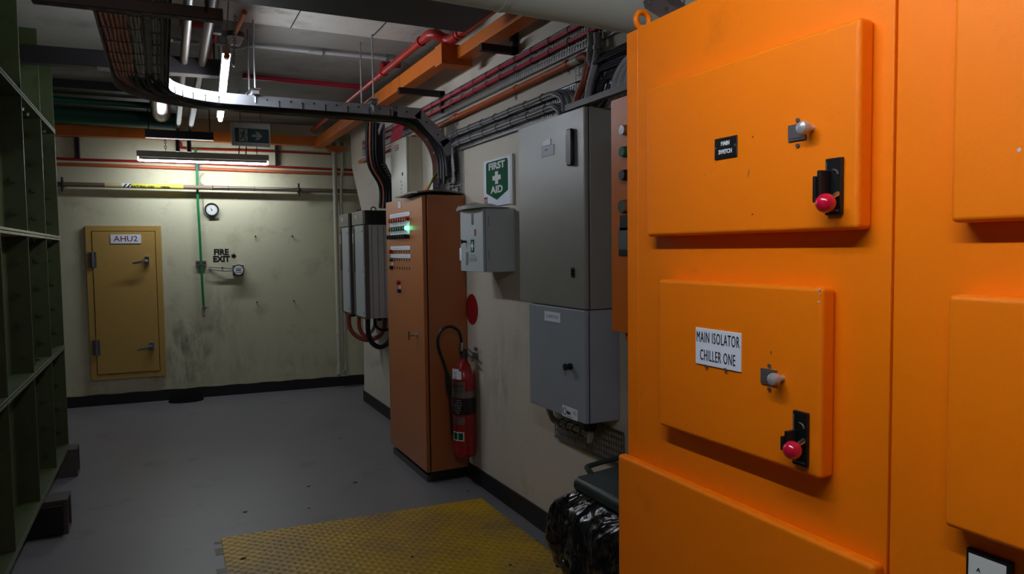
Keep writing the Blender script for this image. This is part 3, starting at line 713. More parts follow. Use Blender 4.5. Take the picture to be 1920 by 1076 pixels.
for k, s_ in enumerate(('HOLD UPRIGHT', 'PULL SAFETY PIN', 'SQUEEZE LEVER', 'ATTACK FIRE', 'IN SWEEPING', 'MOTION')):
    ctext(s_, va_-rad(38), z0+.388-.017*k, .0095, m_labelw, 'lettering', pp, .72)
cylpatch(va_-rad(65), va_+rad(3), z0+.225, z0+.275, m_dull, 'serial_label', T)
pp = cylpatch(va_-rad(70), va_-rad(3), z0+.115, z0+.175, m_label, 'pictogram_label', T)
cylpatch(va_-rad(66), va_-rad(38), z0+.121, z0+.169, m_signg, 'green_square', pp, .0018); cylpatch(va_-rad(34), va_-rad(8), z0+.121, z0+.169, m_signg, 'green_square', pp, .0018)
b = B(WR).box((-ey-.02, .86, 0), (-ey+.05, .9, .01)).box((-ey+.02, .86, .01), (-ey+.035, .885, .05)).cyl((-ey+.03, .93, .0), (-ey+.03, .93, .02), .012, 10)
tag(b.obj('wall_hook', m_galvd), 'small steel hook on the wall holding the fire extinguisher', 'hook')
u, v = -4.507, 1.191
tag(B(WR).cyl((u, v, 0), (u, v, .002), .105, 48).torus((u, v, .001), (0, 0, 1), .1, .0022, 48, 6).obj('round_red_sign', m_redl), 'round red disc sign on the wall above the extinguisher', 'sign')

# ================================================================== FIRST AID
T = thing('first_aid_box', 'white first aid box mounted on the wall under the green sign', 'first aid box', (1.79, 4.0, 1.465))
fy0, fy1, fz0, fz1, fxx = 3.825, 4.178, 1.466, 1.842, 1.685
B().box((fxx+.018, fy0, fz0), (WX, fy1, fz1)).obj('body', m_fabox, T, bevel=.004)
B().box((fxx, fy0+.001, fz0+.001), (fxx+.0165, fy1-.001, fz1-.001)).obj('door', m_fabox, T, bevel=.003)
ff = faceX(fxx); sf = faceY(fy0)
for zz in (.1, .3): B(sf).box((fxx+.035, fz0+zz-.03, 0), (fxx+.039, fz0+zz+.03, .003)).obj('hinge_slot', m_greycab, T)
x, y = ff.at(886, 411); plate(ff, x, y, .03, .07, 0, .002, m_dull, 'door_label', T)
for dx in (-.008, .008): B(ff).cbox((x+dx, y, .0025), (.004, .06, .0006)).obj('lettering', m_labeld, T)
x, y = ff.at(891, 436); plate(ff, x, y, .022, .04, 0, .002, m_redl, 'door_label', T, label='small red sticker')
x, y = ff.at(886, 461); g_ = plate(ff, x, y, .05, .075, 0, .002, m_signg, 'cross_sticker', T, label='green and white cross sticker')
crossp(ff, x, y, .007, .0275, .009, .018, .002, .0028).obj('cross', m_labelw, g_)
x, y = ff.at(887, 486); plate(ff, x, y, .11, .022, 0, .0015, m_greycab, 'door_label', T); B(ff).cbox((x, y+.022, .0008), (.06, .008, .001)).obj('door_label', m_greycab, T)
x, y = ff.at(874, 453); lk = B(ff).cyl((x, y, 0), (x, y, .03), .008, 10).cbox((x, y, .03), (.006, .025, .008)).obj('lock', m_black, T)
B(ff).tube([(x, y, .03), (x-.004, y-.04, .035)], .0015, 6).box((x-.022, y-.115, .033), (x+.018, y-.04, .036)).obj('hanging_tag', m_label, T)
# plastic on top
b = B(); nx, ny = 16, 10; vs = []
random.seed(3)
for i in range(nx+1):
    for j in range(ny+1):
        u, v = i/nx, j/ny
        y = fy0-.02+(fy1-fy0+.09)*u; x = fxx-.02+(WX-fxx-.02)*v
        x -= .03*math.sin(u*4)*(1-v)
        vs.append((x, y, fz1+.004+.045*max(0, math.sin(u*2.6))*(.35+.65*math.sin(v*2.4+.4))*(.75+.2*math.sin(9*u+4*v)+.1*math.sin(17*u-7*v))))
N_ = len(vs); vs += [(x, y, fz1+.001) for x, y, z_ in vs]; fs = []
for i in range(nx):
    for j in range(ny):
        a = i*(ny+1)+j; fs += [(a, a+1, a+ny+2, a+ny+1), (a+N_, a+ny+1+N_, a+ny+2+N_, a+1+N_)]
rim = [i*(ny+1) for i in range(nx+1)]+[nx*(ny+1)+j for j in range(1, ny+1)]+[i*(ny+1)+ny for i in range(nx-1, -1, -1)]+[j for j in range(ny-1, 0, -1)]
for a, c in zip(rim, rim[1:]+rim[:1]): fs.append((a, c, c+N_, a+N_))
tag(B().add(vs, fs).obj('plastic_sheet', m_paper), 'crumpled grey plastic sheet lying on top of the first aid box', 'sheet')
# sign
T = thing('first_aid_sign', 'green and white FIRST AID sign on the wall above the white box', 'sign', (1.89, 4.03, 1.88))
SF = Frame((WX-.012, 0, 0), (0, -1, 0)); sx0, sx1, sz0, sz1 = -4.262, -3.815, 1.885, 2.165
sx0, sx1 = SF.at(907, 340)[0], SF.at(958, 340)[0]
sz0, sz1 = 1.872, 2.162
B(SF).box((sx0, sz0, -.012), (sx1, sz1, 0)).obj('sign_board', m_label, T, bevel=.001)
B(SF).box((sx1, sz0-.004, -.012), (sx1+.03, sz1+.002, .006)).obj('sign_edge', m_white, T)
cx = (sx0+sx1)/2; hw = (sx1-sx0)*.40
rr = .02
gp_ = [(cx-hw, sz0+.085), (cx, sz0+.035), (cx+hw, sz0+.085)]+[(cx+hw-rr+rr*math.cos(t), sz1-.012-rr+rr*math.sin(t)) for t in (0, .5, 1.05, 1.57)]+[(cx-hw+rr-rr*math.sin(t), sz1-.012-rr+rr*math.cos(t)) for t in (0, .5, 1.05, 1.57)]
gpn = B(SF).prism(gp_, 0, .0008).obj('green_shield', m_signg, T)
text(SF, 'FIRST', cx, sz1-.045, .040, .0014, m_labelw, 'lettering', gpn, 1.75, bold=.002)
text(SF, 'AID', cx, sz1-.192, .042, .0014, m_labelw, 'lettering', gpn, 1.75, bold=.002)
crossp(SF, cx, sz1-.118, .022, .039, .014, .06, .0008, .0018).obj('white_cross', m_labelw, gpn)
u, v = SF.at(911, 376); rl = plate(SF, u, v, .05, .04, 0, .001, m_redl, 'red_logo_patch', T)
B(SF).torus((u, v-.004, .0012), (0, 0, 1), .013, .0022, 20, 6, ).cyl((u, v-.004, .001), (u, v-.004, .002), .004, 12).obj('ring_mark', m_labelw, rl)
u, v = WR.at(862, 357)
b = B(WR).cbox((u, v, .012), (.045, .05, .024)); tag(b.obj('wall_box', m_galvd, bevel=.002), 'tiny grey junction box on the wall above the orange cabinet corner', 'junction box')

# ================================================================== GREY WALL CABINETS
def cabinet(T, x, y0, y1, z0, z1, m, dt=.024, xb=WX-.002):
    B().box((x+dt+.006, y0, z0), (xb, y1, z1)).obj('body', m, T, bevel=.003)
    B().box((x+dt, y0+.008, z0+.008), (x+dt+.006, y1-.008, z1-.008)).obj('door_seal', m_labeld, T)
    return B().box((x, y0, z0), (x+dt, y1, z1)).obj('door', m, T, bevel=.006, seg=3)
ux = 1.705
T = thing('upper_grey_cabinet', 'large textured grey cabinet on the wall, the upper one', 'cabinet', (1.8, 3.1, 1.325))
UF = faceX(ux)
uy0, uy1 = -UF.at(1096, 400)[0], -UF.at(973, 400)[0]
dd = cabinet(T, ux, uy0, uy1, 1.322, 2.232, m_cab)
x, y = UF.at(1073, 276)
B(UF).prism([(x-.027, y-.06), (x-.02, y-.085), (x+.02, y-.085), (x+.024, y-.06), (x+.024, y+.07), (x+.018, y+.083), (x-.018, y+.083), (x-.027, y+.05)], 0, .022).obj('handle', m_black, T, bevel=.006)
x, y = UF.at(1075, 511); B(UF).cyl((x, y-.012, 0), (x, y-.012, .006), .012, 16).cyl((x, y+.012, 0), (x, y+.012, .006), .012, 16).cbox((x, y, .003), (.024, .024, .006)).obj('lock_cover', m_black, T)
x, y = UF.at(1026, 267); plate(UF, x, y, .075, .028, 0, .003, m_dull, 'rating_plate', T)
x, y = UF.at(1027, 283); g_ = plate(UF, x, y, .125, .052, 0, .0025, m_label, 'maker_plate', T); text(UF, 'tmc', x-.01, y+.008, .014, .003, m_blue, 'lettering', g_)
lx = 1.706
LF = faceX(lx); ly0, ly1 = -LF.at(1097, 700)[0], -LF.at(993, 700)[0]
T = thing('lower_grey_cabinet', 'smooth blue-grey cabinet mounted directly below the textured one', 'cabinet', (1.8, 3.0, .8))
cabinet(T, lx, ly0, ly1, .797, 1.318, m_cab2)
x, y = LF.at(1036, 594); g_ = plate(LF, x, y, .155, .048, 0, .003, m_label, 'name_plate', T); text(LF, 'COMPUTER', x, y, .016, .0033, m_greycab, 'lettering', g_)
x, y = LF.at(1071, 687); B(LF).cyl((x, y, 0), (x, y, .012), .016, 20).cyl((x, y, .012), (x, y, .03), .010, 16).cyl((x, y, .028), (x, y, .036), .017, 20).obj('knob', m_black, T)
x, y = LF.at(1069, 774); g_ = plate(LF, x, y, .14, .052, 0, .003, m_label, 'maker_label', T)
B(LF).torus((x-.045, y, .0035), (0, 0, 1), .016, .0016, 20, 6).obj('ring_mark', m_labeld, g_); text(LF, 'dac', x-.008, y, .018, .0033, m_labeld, 'lettering', g_, bold=.001)
text(LF, 'control systems', x+.0, y-.018, .006, .0033, m_greycab, 'lettering', g_)
for dx_ in (0, ): B(LF).cbox((x+.045, y+.012, .0034), (.035, .004, .0006)).cbox((x+.045, y+.003, .0034), (.035, .004, .0006)).obj('small_print', m_greycab, g_)
# gland below lower cabinet
B().cyl((1.80, 2.86, .80), (1.80, 2.86, .745), .035, 20).cyl((1.80, 2.86, .76), (1.80, 2.86, .735), .028, 20).obj('cable_gland', m_black, T)

def perforated(name, label, fr, x0, x1, y0, y1, z, m, strips=3, pitch=.022, parent=None, group=None, flange=.012, cat='cable tray'):
    b = B(fr); h = y1-y0
    for k in range(strips+1):
        yy = y0+h*k/strips; w_ = .010 if k in (0, strips) else .006
        b.box((x0, yy-w_/2, z), (x1, yy+w_/2, z+.0015))
    for yy, s_ in ((y0-.005, 1), (y1+.005, 1)): b.box((x0, yy-.001, z), (x1, yy+.001, z+flange))
    n = int((x1-x0)/pitch)
    for i in range(n+1):
        xx = x0+(x1-x0)*i/max(1, n); b.box((xx-.004, y0, z), (xx+.004, y1, z+.0014))
    o = b.obj(name, m, parent, smooth=0)
    if label: tag(o, label, cat, group)
    return o
perforated('perforated_tray', 'short perforated tray on the wall under the blue-grey cabinet', WR, -3.34, -2.70, .59, .745, .012, m_galvd, strips=5, pitch=.02)
for k in range(4):
    o = .013*(k % 2); q = .016*(k//2)
    pts = smooth_path([(1.795+o, 3.28-q, .80), (1.81+o, 3.27-q, .72-q), (1.84, 3.22-q, .70-q), (1.84, 3.05, .705-q), (1.83+o, 2.93, .70-q), (1.805+o, 2.87+q*.5, .69-q), (1.80+o*.5, 2.855+q, .75)], 6)
    tag(B().tube(pts, .0085, 8).obj('cable', m_greycab), 'grey cable looping from the tray up into the blue-grey cabinet', 'cable', 'grey cables under the blue-grey cabinet')
tb = thing('cable_tie_set', 'black ties binding the grey cables under the blue-grey cabinet', 'cable ties', (1.84, 3.1, .68))
for yy in (3.2, 3.13, 3.06, 2.99): B().torus((1.843, yy, .692), (0, 1, 0), .021, .003, 16, 6).obj('cable_tie', m_black, tb)

# ================================================================== SECOND ORANGE CABINET
T = thing('narrow_orange_cabinet', 'narrow orange wall cabinet seen edgewise behind the big switchboard', 'cabinet', (1.7, 1.95, 1.3))
nx_ = 1.50; NF = faceX(nx_)
B().box((nx_, 1.66, 1.29), (WX-.002, 2.225, 2.14)).obj('body', m_burnt, T, bevel=.003)
B().box((nx_+.015, 1.67, 1.262), (WX-.03, 2.16, 1.29)).obj('bottom_lip', m_burnt, T)
for px, py, mm, r in ((1169, 247, m_chrome, .02), (1169, 287, m_lgreen, .022), (1169, 330, m_black, .022), (1169, 388, m_chrome, .028)):
    x, y = NF.at(px, py); x += .03
    B(NF).cyl((x, y, 0), (x, y, .03), r, 18, r*.8).obj('control_knob', mm, T)
for px, py, w_, h_, mm in ((1168, 418, .07, .055, m_black), (1168, 447, .09, .08, m_dull), (1166, 474, .07, .022, m_black)):
    x, y = NF.at(px, py); plate(NF, x+.02, y, w_, h_, 0, .004, mm, 'label_plate', T)

# ================================================================== BIN
bx0, bx1, by0, by1, bz = 1.275, 1.80, 1.62, 2.15, .80
T = thing('wheelie_bin', 'dark green lidded bin behind the big orange switchboard', 'bin', ((bx0+bx1)/2, (by0+by1)/2, 0))
b = B()
q0 = [(bx0+.10, by0+.09), (bx1-.1, by0+.09), (bx1-.1, by1-.11), (bx0+.10, by1-.11)]; q1 = [(bx0+.03, by0+.03), (bx1-.03, by0+.03), (bx1-.03, by1-.03), (bx0+.03, by1-.03)]
b.add([(x, y, 0) for x, y in q0]+[(x, y, bz-.05) for x, y in q1], [(0, 3, 2, 1), (4, 5, 6, 7)]+[(i, (i+1) % 4, (i+1) % 4+4, i+4) for i in range(4)])
b.obj('bin_body', m_binbody, T, bevel=.02, seg=3)
b = B(); z = bz
lo = [(bx0, by0, z-.055), (bx1, by0, z-.02), (bx1, by1, z-.02), (bx0, by1, z-.055)]
mi = [(bx0+.003, by0, z-.012), (bx1, by0, z+.03), (bx1, by1, z+.03), (bx0+.003, by1, z-.012)]
tp_ = [(bx0+.04, by0+.04, z+.006), (bx1-.03, by0+.04, z+.045), (bx1-.03, by1-.04, z+.045), (bx0+.04, by1-.04, z+.006)]
b.add(lo+mi+tp_, [(0, 3, 2, 1), (8, 9, 10, 11)]+[(i, (i+1) % 4, (i+1) % 4+4, i+4) for i in range(4)]+[(i+4, (i+1) % 4+4, (i+1) % 4+8, i+8) for i in range(4)])
b.obj('lid', m_bin, T, bevel=.018, seg=3)
hp = [(bx0+.06, by1-.05, z+.0), (bx0+.065, by1-.01, z+.012), (bx0+.09, by1+.015, z+.016), (bx0+.24, by1+.015, z+.028), (bx0+.27, by1-.01, z+.03), (bx0+.28, by1-.05, z+.02)]
B().tube(smooth_path(hp, 4), .011, 10, flat=.8).obj('lid_handle', m_bin, T)
# liner draped over the rim
random.seed(11)
b = B(); nseg, nrow = 110, 26; ring = []
def rectpt(t, e):
    w_, d_ = bx1-bx0-.04+2*e, by1-by0-.04+2*e; per = 2*(w_+d_); s_ = t*per; cx_, cy_ = (bx0+bx1)/2, (by0+by1)/2
    if s_ < w_: return cx_-w_/2+s_, cy_-d_/2, 0, -1
    s_ -= w_
    if s_ < d_: return cx_+w_/2, cy_-d_/2+s_, 1, 0
    s_ -= d_
    if s_ < w_: return cx_+w_/2-s_, cy_+d_/2, 0, 1
    s_ -= w_; return cx_-w_/2, cy_+d_/2-s_, -1, 0
ph = [random.uniform(0, 6.28) for _ in range(12)]
for j in range(nrow+1):
    v = j/nrow
    for i in range(nseg):
        t = i/nseg; e = .045*min(1, v*5)+.03*math.sin(v*math.pi)+.03*v
        x, y, nx1, ny1 = rectpt(t, e)
        a = 2*math.pi*t
        wv = .016*math.sin(9*a+ph[0]+2.5*v)+.012*math.sin(17*a+ph[1]-3*v)+.009*math.sin(31*a+ph[2]+6*v)+.007*math.sin(23*a+14*v+ph[3])
        wv = wv*(.15+.75*v)+.007*random.uniform(-1, 1)*min(1, v*3)*(1 if (i//3+j//2) % 3 == 0 else .15)
        x += nx1*wv; y += ny1*wv
        zz = bz-.045-v*(.335+.035*math.sin(3*a+ph[4])+.02*math.sin(8*a+ph[5]))
        ring.append((min(x, WX-.02), y, zz))
fs = [(j*nseg+i, j*nseg+(i+1) % nseg, (j+1)*nseg+(i+1) % nseg, (j+1)*nseg+i) for j in range(nrow) for i in range(nseg)]
b.add(ring, fs); bag = b.obj('bin_liner', m_bag, smooth=28)
so = bag.modifiers.new('thickness', 'SOLIDIFY'); so.thickness = .001
tag(bag, 'shiny black plastic liner hanging crumpled over the bin rim', 'bin bag')

# ================================================================== BIG ORANGE SWITCHBOARD
BX = 1.10; BF = faceX(BX); Yb1, Ys1, Ys2 = 1.564, 1.513, .797; BZ = 2.155
T = thing('main_switchboard', 'huge bright orange switchboard with raised doors at right', 'switchboard', (1.4, .7, 0))
g = .0022
B().box((BX+.004, Ys1+g, 0), (1.74, Yb1, BZ)).obj('end_post', m_orange, T, bevel=.003)
B().box((BX, Ys2+g, 0), (1.74, Ys1-g, BZ)).obj('section_panel', m_orange, T, bevel=.003)
B().box((BX, -.75, 0), (1.74, Ys2-g, BZ)).obj('section_panel', m_orange, T, bevel=.003)
B().box((BX+.012, -.74, .01), (1.73, Yb1-.01, BZ-.01)).obj('inner_frame', m_orange2, T)
Y_ = lambda px, py, x=BX-.04: -faceX(x).at(px, py)[0]
Z_ = lambda px, py, x=BX-.04: faceX(x).at(px, py)[1]
TH = .038; DX = BX-TH
def bdoor(y0, y1, z0, z1, th=TH, nm='door'): return B().box((BX-th, y0, z0), (BX-.0005, y1, z1)).obj(nm, m_orange, T, bevel=.009, seg=4)
d1 = bdoor(Y_(1609, 230), Y_(1210, 300), Z_(1400, 437), Z_(1400, 102))
d2 = bdoor(Y_(1538, 700), Y_(1233, 700), Z_(1400, 854), Z_(1400, 532))
d3 = bdoor(Y_(1630, 1070), Yb1, .10, Z_(1400, 962), th=.030, nm='lower_cover')
d4 = bdoor(.05, Y_(1780, 300), Z_(1850, 415), BZ-.06)
d5 = bdoor(.05, Y_(1769, 800), Z_(1850, 1015), Z_(1850, 556))
DF = faceX(DX)
# black name plate
x, y = DF.at(1362, 276); xl_, xr_ = DF.at(1341, 276)[0], DF.at(1383, 276)[0]
pw = xr_-xl_; zt, zb = DF.at(1362, 257)[1], DF.at(1362, 297)[1]
pl_ = plate(DF, x, (zt+zb)/2, pw, zt-zb, 0, .003, m_black, 'name_plate', d1, .002, label='black MAIN SWITCH plate')
text(DF, 'MAIN', x, (zt+zb)/2+.009, .0085, .0034, m_labelw, 'lettering', pl_, .85, bold=.0004)
text(DF, 'SWITCH', x, (zt+zb)/2-.008, .0085, .0034, m_labelw, 'lettering', pl_, .85, bold=.0004)
for s_ in (-1, 1): B(DF).cyl((x+s_*(pw/2-.004), (zt+zb)/2+.002, .003), (x+s_*(pw/2-.004), (zt+zb)/2+.002, .0042), .0028, 12).obj('plate_screw', m_dull, pl_)
x0_, x1_ = DF.at(1306, 650)[0], DF.at(1391, 655)[0]; zt, zb = DF.at(1348, 619)[1], DF.at(1348, 689)[1]; x = (x0_+x1_)/2; y = (zt+zb)/2
pl_ = plate(DF, x, y, x1_-x0_, zt-zb, 0, .003, m_label, 'name_plate', d2, .0008, label='white MAIN ISOLATOR CHILLER ONE plate')
text(DF, 'MAIN ISOLATOR', x, y+.0195, .0235, .0033, m_labeld, 'lettering', pl_, .475, sp=1.13)
text(DF, 'CHILLER ONE', x, y-.0195, .0235, .0033, m_labeld, 'lettering', pl_, .475, sp=1.13)
for px in (1327, 1363):
    u, v = DF.at(px, 686+(px-1327)*.18); B(DF).cyl((u, v, 0), (u, v, .006), .0035, 10).obj('plate_stud', m_dull, pl_)
def latch(fr, door, px, py, kx, ky):
    x, y = fr.at(px, py); k = fr.at(kx, ky)
    l_ = B(fr).cbox((x, y, .002), (.040, .030, .004)).cbox((x, y, .0045), (.032, .022, .001)).obj('latch_plate', m_dull, door, bevel=.0015, label='steel latch plate')
    kz = .0
    B(fr).lathe((x+.033, y+.002, 0), (0, 0, 1), [(0, .006), (.012, .0065), (.016, .011), (.024, .0125), (.030, .0105), (.033, .005), (.0335, .0)], 28).obj('latch_knob', m_satin, l_)
    for dy in (.022, -.024): B(fr).cyl((x+.001, y+dy, 0), (x+.001, y+dy, .0035), .0038, 12).obj('latch_screw', m_dull, l_)
latch(DF, d1, 1496, 248, 1520, 242); latch(DF, d2, 1443, 706, 1460, 712)
def isolator(fr, door, top, bot, knob, low):
    xt, yt = fr.at(*top); xb_, yb_ = fr.at(*bot); kx, ky = fr.at(*knob)
    x = (xt+xb_)/2; w_ = .034; h_ = yt-yb_
    i_ = B(fr).cbox((x, (yt+yb_)/2, .004), (w_, h_, .008)).obj('isolator_plate', m_black, door, bevel=.002, label='black isolator plate')
    B(fr).box((x-w_/2+.004, yb_+.006, .008), (x+w_/2-.004, yb_+.009, .0088)).box((x-w_/2+.003, yb_+.006, .008), (x-w_/2+.0045, yt-.006, .0088)).obj('plate_rim', m_dgreycab, i_)
    mb = (.58, .22) if not low else (.46, .30)
    B(fr).box((x-.012, yb_+h_*mb[1], .008), (x-.004, yb_+h_*mb[0]+.02, .034)).box((x-.016, yb_+h_*mb[1], .026), (x-.010, yb_+h_*mb[0]+.01, .040)).obj('lock_bracket', m_black, i_, bevel=.0015)
    B(fr).tube(arc((x+.002, yt-.030, .009), .009, 0, math.pi*.55, 8, (1, 0, 0), (0, 1, 0)), .0018, 6).obj('position_mark', m_dull, i_)
    B(fr).tube([(x+.009, ky+.016, .006), (x+.007, ky+.010, .018), (x+.005, ky+.003, .026)], [.006, .005, .0045], 10).obj('lever_arm', m_chrome, i_)
    c = (x+.004, ky, .030); b = B(fr); R_ = .0172
    b.lathe(c, (0, 0, 1), [(-R_*math.cos(math.pi*k/12), R_*math.sin(math.pi*k/12)) for k in range(13)], 28)
    b.obj('red_knob', m_redpl, i_)
isolator(DF, d1, (1569, 296), (1566, 403), (1560, 382), False)
isolator(DF, d2, (1506, 771), (1503, 872), (1495, 836), True)
# meter
MF = faceX(BX-.012); xa, ya = MF.at(1811, 1025); xb_, yb_ = MF.at(1896, 1056)
mt = B(MF).box((xa, ya-.12, -.01), (xb_, ya, .0)).obj('panel_meter', m_black, T, bevel=.002, label='square panel meter with black rim')
md = B(MF).box((xa+.005, ya-.115, .0), (xb_-.006, ya-.007, .001)).obj('meter_face', m_glass, mt)
text(MF, 'A', xa+.020, ya-.028, .006, .0014, m_labeld, 'lettering', md)
for k in range(7):
    t = math.radians(25+k*17); B(MF).cbox((xb_-.026-.030*math.cos(t)+.01, ya-.062+.030*math.sin(t), .0013), (.0018, .005, .0006)).obj('dial_mark', m_greycab, md)
B(MF).tube([(xa+.028, ya-.045, .0016), (xb_-.02, ya-.10, .0016)], .0006, 4).obj('meter_needle', m_labeld, md)
# chips and scuffs
for px, py, r in ((1536, 543, .0022), (1537, 551, .0015), (1535, 566, .002), (1911, 281, .0028)):
    fr_ = DF; u, v = fr_.at(px, py); B(fr_).cyl((u, v, -.0003), (u, v, .0004), r, 10).obj('paint_chip', m_white, d2 if px < 1600 else d4)
for px, py, L_, a in ((1412, 257, .006, 1.3), (1404, 325, .022, 1.4), (1411, 402, .006, .5), (1322, 329, .002, 0), (1446, 661, .008, 1.4), (1573, 212, .001, 0)):
    u, v = DF.at(px, py); b = B(DF); w_ = .0014
    c_, s_ = math.cos(a)*L_/2, math.sin(a)*L_/2
    b.add([(u-c_, v-s_, .0004), (u-s_*.1-w_, v+w_, .0004), (u+c_, v+s_, .0004), (u+w_, v-w_*.5, .0004)], [(0, 1, 2, 3)])
    b.obj('scuff_mark', m_dust if L_ < .02 else m_orange2, d1 if py < 450 else d2, smooth=0)
# lifting eyes on top
for yy, nm in ((Y_(1202, 52, 1.13), 0), (.2, 1)):
    B().torus((1.135, yy, BZ+.030), (0, 1, 0), .021, .0075, 28, 12).cyl((1.135, yy, BZ), (1.135, yy, BZ+.014), .014, 16).obj('lifting_eye', m_orange, T)
# ================================================================== BIG PALE PIPE OVERHEAD
c1, c2 = Vector((.55, 2.42, 2.685)), Vector((1.86, 2.30, 2.615))
T = thing('insulated_pipe', 'large pale clad pipe crossing overhead above the switchboard', 'pipe', c1.lerp(c2, .5))
d = (c2-c1).normalized()
def pipe_frame():
    return
r_ = .19
B().tube([(.30, c1.y+.02, CZ-.03), (.30, c1.y+.02, c1.z+.3), (.33, c1.y+.02, c1.z+.12), (.42, c1.y+.01, c1.z+.03), c1, c2-d*.01], r_, 48).obj('cladding', m_ins, T)
B().tube([c1+d*.6-d*.01, c1+d*.6+d*.01], r_+.003, 48).obj('cladding_joint', m_ins, T)
# light fitting bottom seen above the switchboard
LT = thing('cable_bracket', 'small dull metal fitting with screws just above the switchboard top', 'fitting', (1.2, 1.4, 2.3))
fr_ = faceX(1.16)
a = [fr_.at(*p) for p in ((1210, 3), (1214, 17), (1241, 33), (1283, 30), (1283, 17), (1262, 10), (1240, -14))]
B(fr_).prism(a, -.05, .01).obj('casing', m_chan, LT, bevel=.003)
for px, py in ((1227, 6), (1258, 18)):
    u, v = fr_.at(px, py); B(fr_).cyl((u, v, .01), (u, v, .016), .005, 8).obj('screw', m_chrome, LT)
u, v = fr_.at(1250, 5); B(fr_).cyl((u, v, -.05), (u+.02, v+.30, -.05), .006, 8).obj('hanger_rod', m_galvd, LT)

# near batten above the camera
batten('ceiling_batten_light', 'lit batten light hanging over the aisle by the switchboard', (.28, -.1, 2.38), (.28, 1.30, 2.38), (0, 0, 1), .07, .085, 1, tube_mat('near_tube', E_NEAR))
for o in [o for o in S.objects if o.name.startswith('ceiling_batten_light')]:
    for yy in (.15, 1.05): B().cyl((.28, yy, 2.46), (.28, yy, CZ), .004, 8).obj('suspension_rod', m_galvd, o)

# ================================================================== OVERHEAD CABLE TRAY
ZT = 2.565
rc = .4725; CXc, CYc = .065+.34, 4.36                      # plan bend
def tray_frames():
    """(pos, width direction towards the inner side, normal pointing away from the cables)"""
    out = []
    xc = -.0675
    for k in range(28): out.append((Vector((xc, 2.1+(4.36-2.1)*k/27, ZT)), Vector((1, 0, 0)), Vector((0, 0, 1))))
    for k in range(1, 19):
        t = math.pi-(math.pi/2)*k/18
        dr = Vector((math.cos(t), math.sin(t), 0)); out.append((Vector((CXc, CYc, ZT))+dr*rc, -dr, Vector((0, 0, 1))))
    yc = CYc+rc; xe = 1.48
    for k in range(1, 21): out.append((Vector((CXc+(xe-CXc)*k/20, yc, ZT)), Vector((0, -1, 0)), Vector((0, 0, 1))))
    R2 = .375
    for k in range(1, 15):
        t = math.pi/2-(math.pi/2)*k/14
        n_ = Vector((math.cos(t), 0, math.sin(t))); out.append((Vector((xe, yc, ZT-R2))+n_*R2, Vector((0, -1, 0)), n_))
    for k in range(1, 5): out.append((Vector((xe+R2, yc, ZT-R2-(ZT-R2-2.04)*k/4)), Vector((0, -1, 0)), Vector((1, 0, 0))))
    return out
TF = tray_frames(); HW = .1325
T = thing('cable_tray', 'long galvanised cable tray curving overhead and down to the orange cabinet', 'cable tray', (.2, 4.6, 2.5))
def sweep(profile, frames, name, m, parent):
    """profile = closed list of (w, n)"""
    b = B(); n = len(profile)
    for p, w_, nn in frames:
        for a, c in profile: b.v.append(p+w_*a+nn*c)
    for i in range(len(frames)-1):
        for k in range(n):
            k2 = (k+1) % n; b.f.append((i*n+k, i*n+k2, (i+1)*n+k2, (i+1)*n+k))
    b.f += [list(range(n)), [(len(frames)-1)*n+k for k in range(n)]]
    return b.obj(name, m, parent)
for s_, nm in ((1, 'inner'), (-1, 'outer')):
    sweep([(s_*HW, -.062), (s_*(HW-.0015), -.062), (s_*(HW-.0015), 0), (s_*(HW-.02), 0), (s_*(HW-.02), .0015), (s_*HW, .0015)], TF if s_ < 0 else TF[:-19], 'side_rail', m_galv, T)
yn = CYc+rc-HW
b = B(Frame((0, yn, 0), (1, 0, 0)))                      # straight gusset pieces on the near side of the drop
for (xa, za), (xb, zb) in (((1.455, ZT-.032), (1.62, ZT-.036)), ((1.60, ZT-.028), (1.80, ZT-.235)), ((1.79, ZT-.20), (1.835, ZT-.30))):
    d_ = Vector((xb-xa, zb-za, 0)); n_ = Vector((-d_.y, d_.x, 0)).normalized()*.036
    b.prism([(xa+n_.x, za+n_.y), (xb+n_.x, zb+n_.y), (xb-n_.x, zb-n_.y), (xa-n_.x, za-n_.y)], 0, .003)
b.obj('gusset', m_galv, T)
for x_, z_ in ((1.66, ZT-.09), (1.74, ZT-.17), (1.775, ZT-.215), (1.52, ZT-.03)): B(Frame((0, yn, 0), (1, 0, 0))).cyl((x_, z_, .003), (x_, z_, .006), .006, 10).obj('stud', m_black, T)
# slotted bed: rungs
b = B(); acc = 0; last = None
L_tot = [0]
for i in range(1, len(TF)): L_tot.append(L_tot[-1]+(TF[i][0]-TF[i-1][0]).length)
def frame_at(s_):
    for i in range(1, len(TF)):
        if L_tot[i] >= s_:
            t = (s_-L_tot[i-1])/(L_tot[i]-L_tot[i-1]); a, c = TF[i-1], TF[i]
            return a[0].lerp(c[0], t), a[1].lerp(c[1], t).normalized(), a[2].lerp(c[2], t).normalized(), (c[0]-a[0]).normalized()
    a, c = TF[-2], TF[-1]; return c[0], c[1], c[2], (c[0]-a[0]).normalized()
s_ = .01
while s_ < L_tot[-1]:
    p, w_, nn, t_ = frame_at(s_)
    q = []
    for dn in (0, .0015):
        for a, c in ((-HW+.01, -.006), (HW-.01, -.006), (HW-.01, .006), (-HW+.01, .006)): q.append(p+w_*a+t_*c+nn*dn)
    b.add(q, [(0, 1, 2, 3), (4, 5, 6, 7), (0, 1, 5, 4), (1, 2, 6, 5), (2, 3, 7, 6), (3, 0, 4, 7)]); s_ += .022
for a in (-.066, 0, .066):
    n = len(b.v)
b.obj('slotted_bed', m_galvd, T)
for a in (-.045, .03): sweep([(a-.004, 0), (a+.004, 0), (a+.004, .001), (a-.004, .001)], TF, 'bed_strip', m_galvd, T)
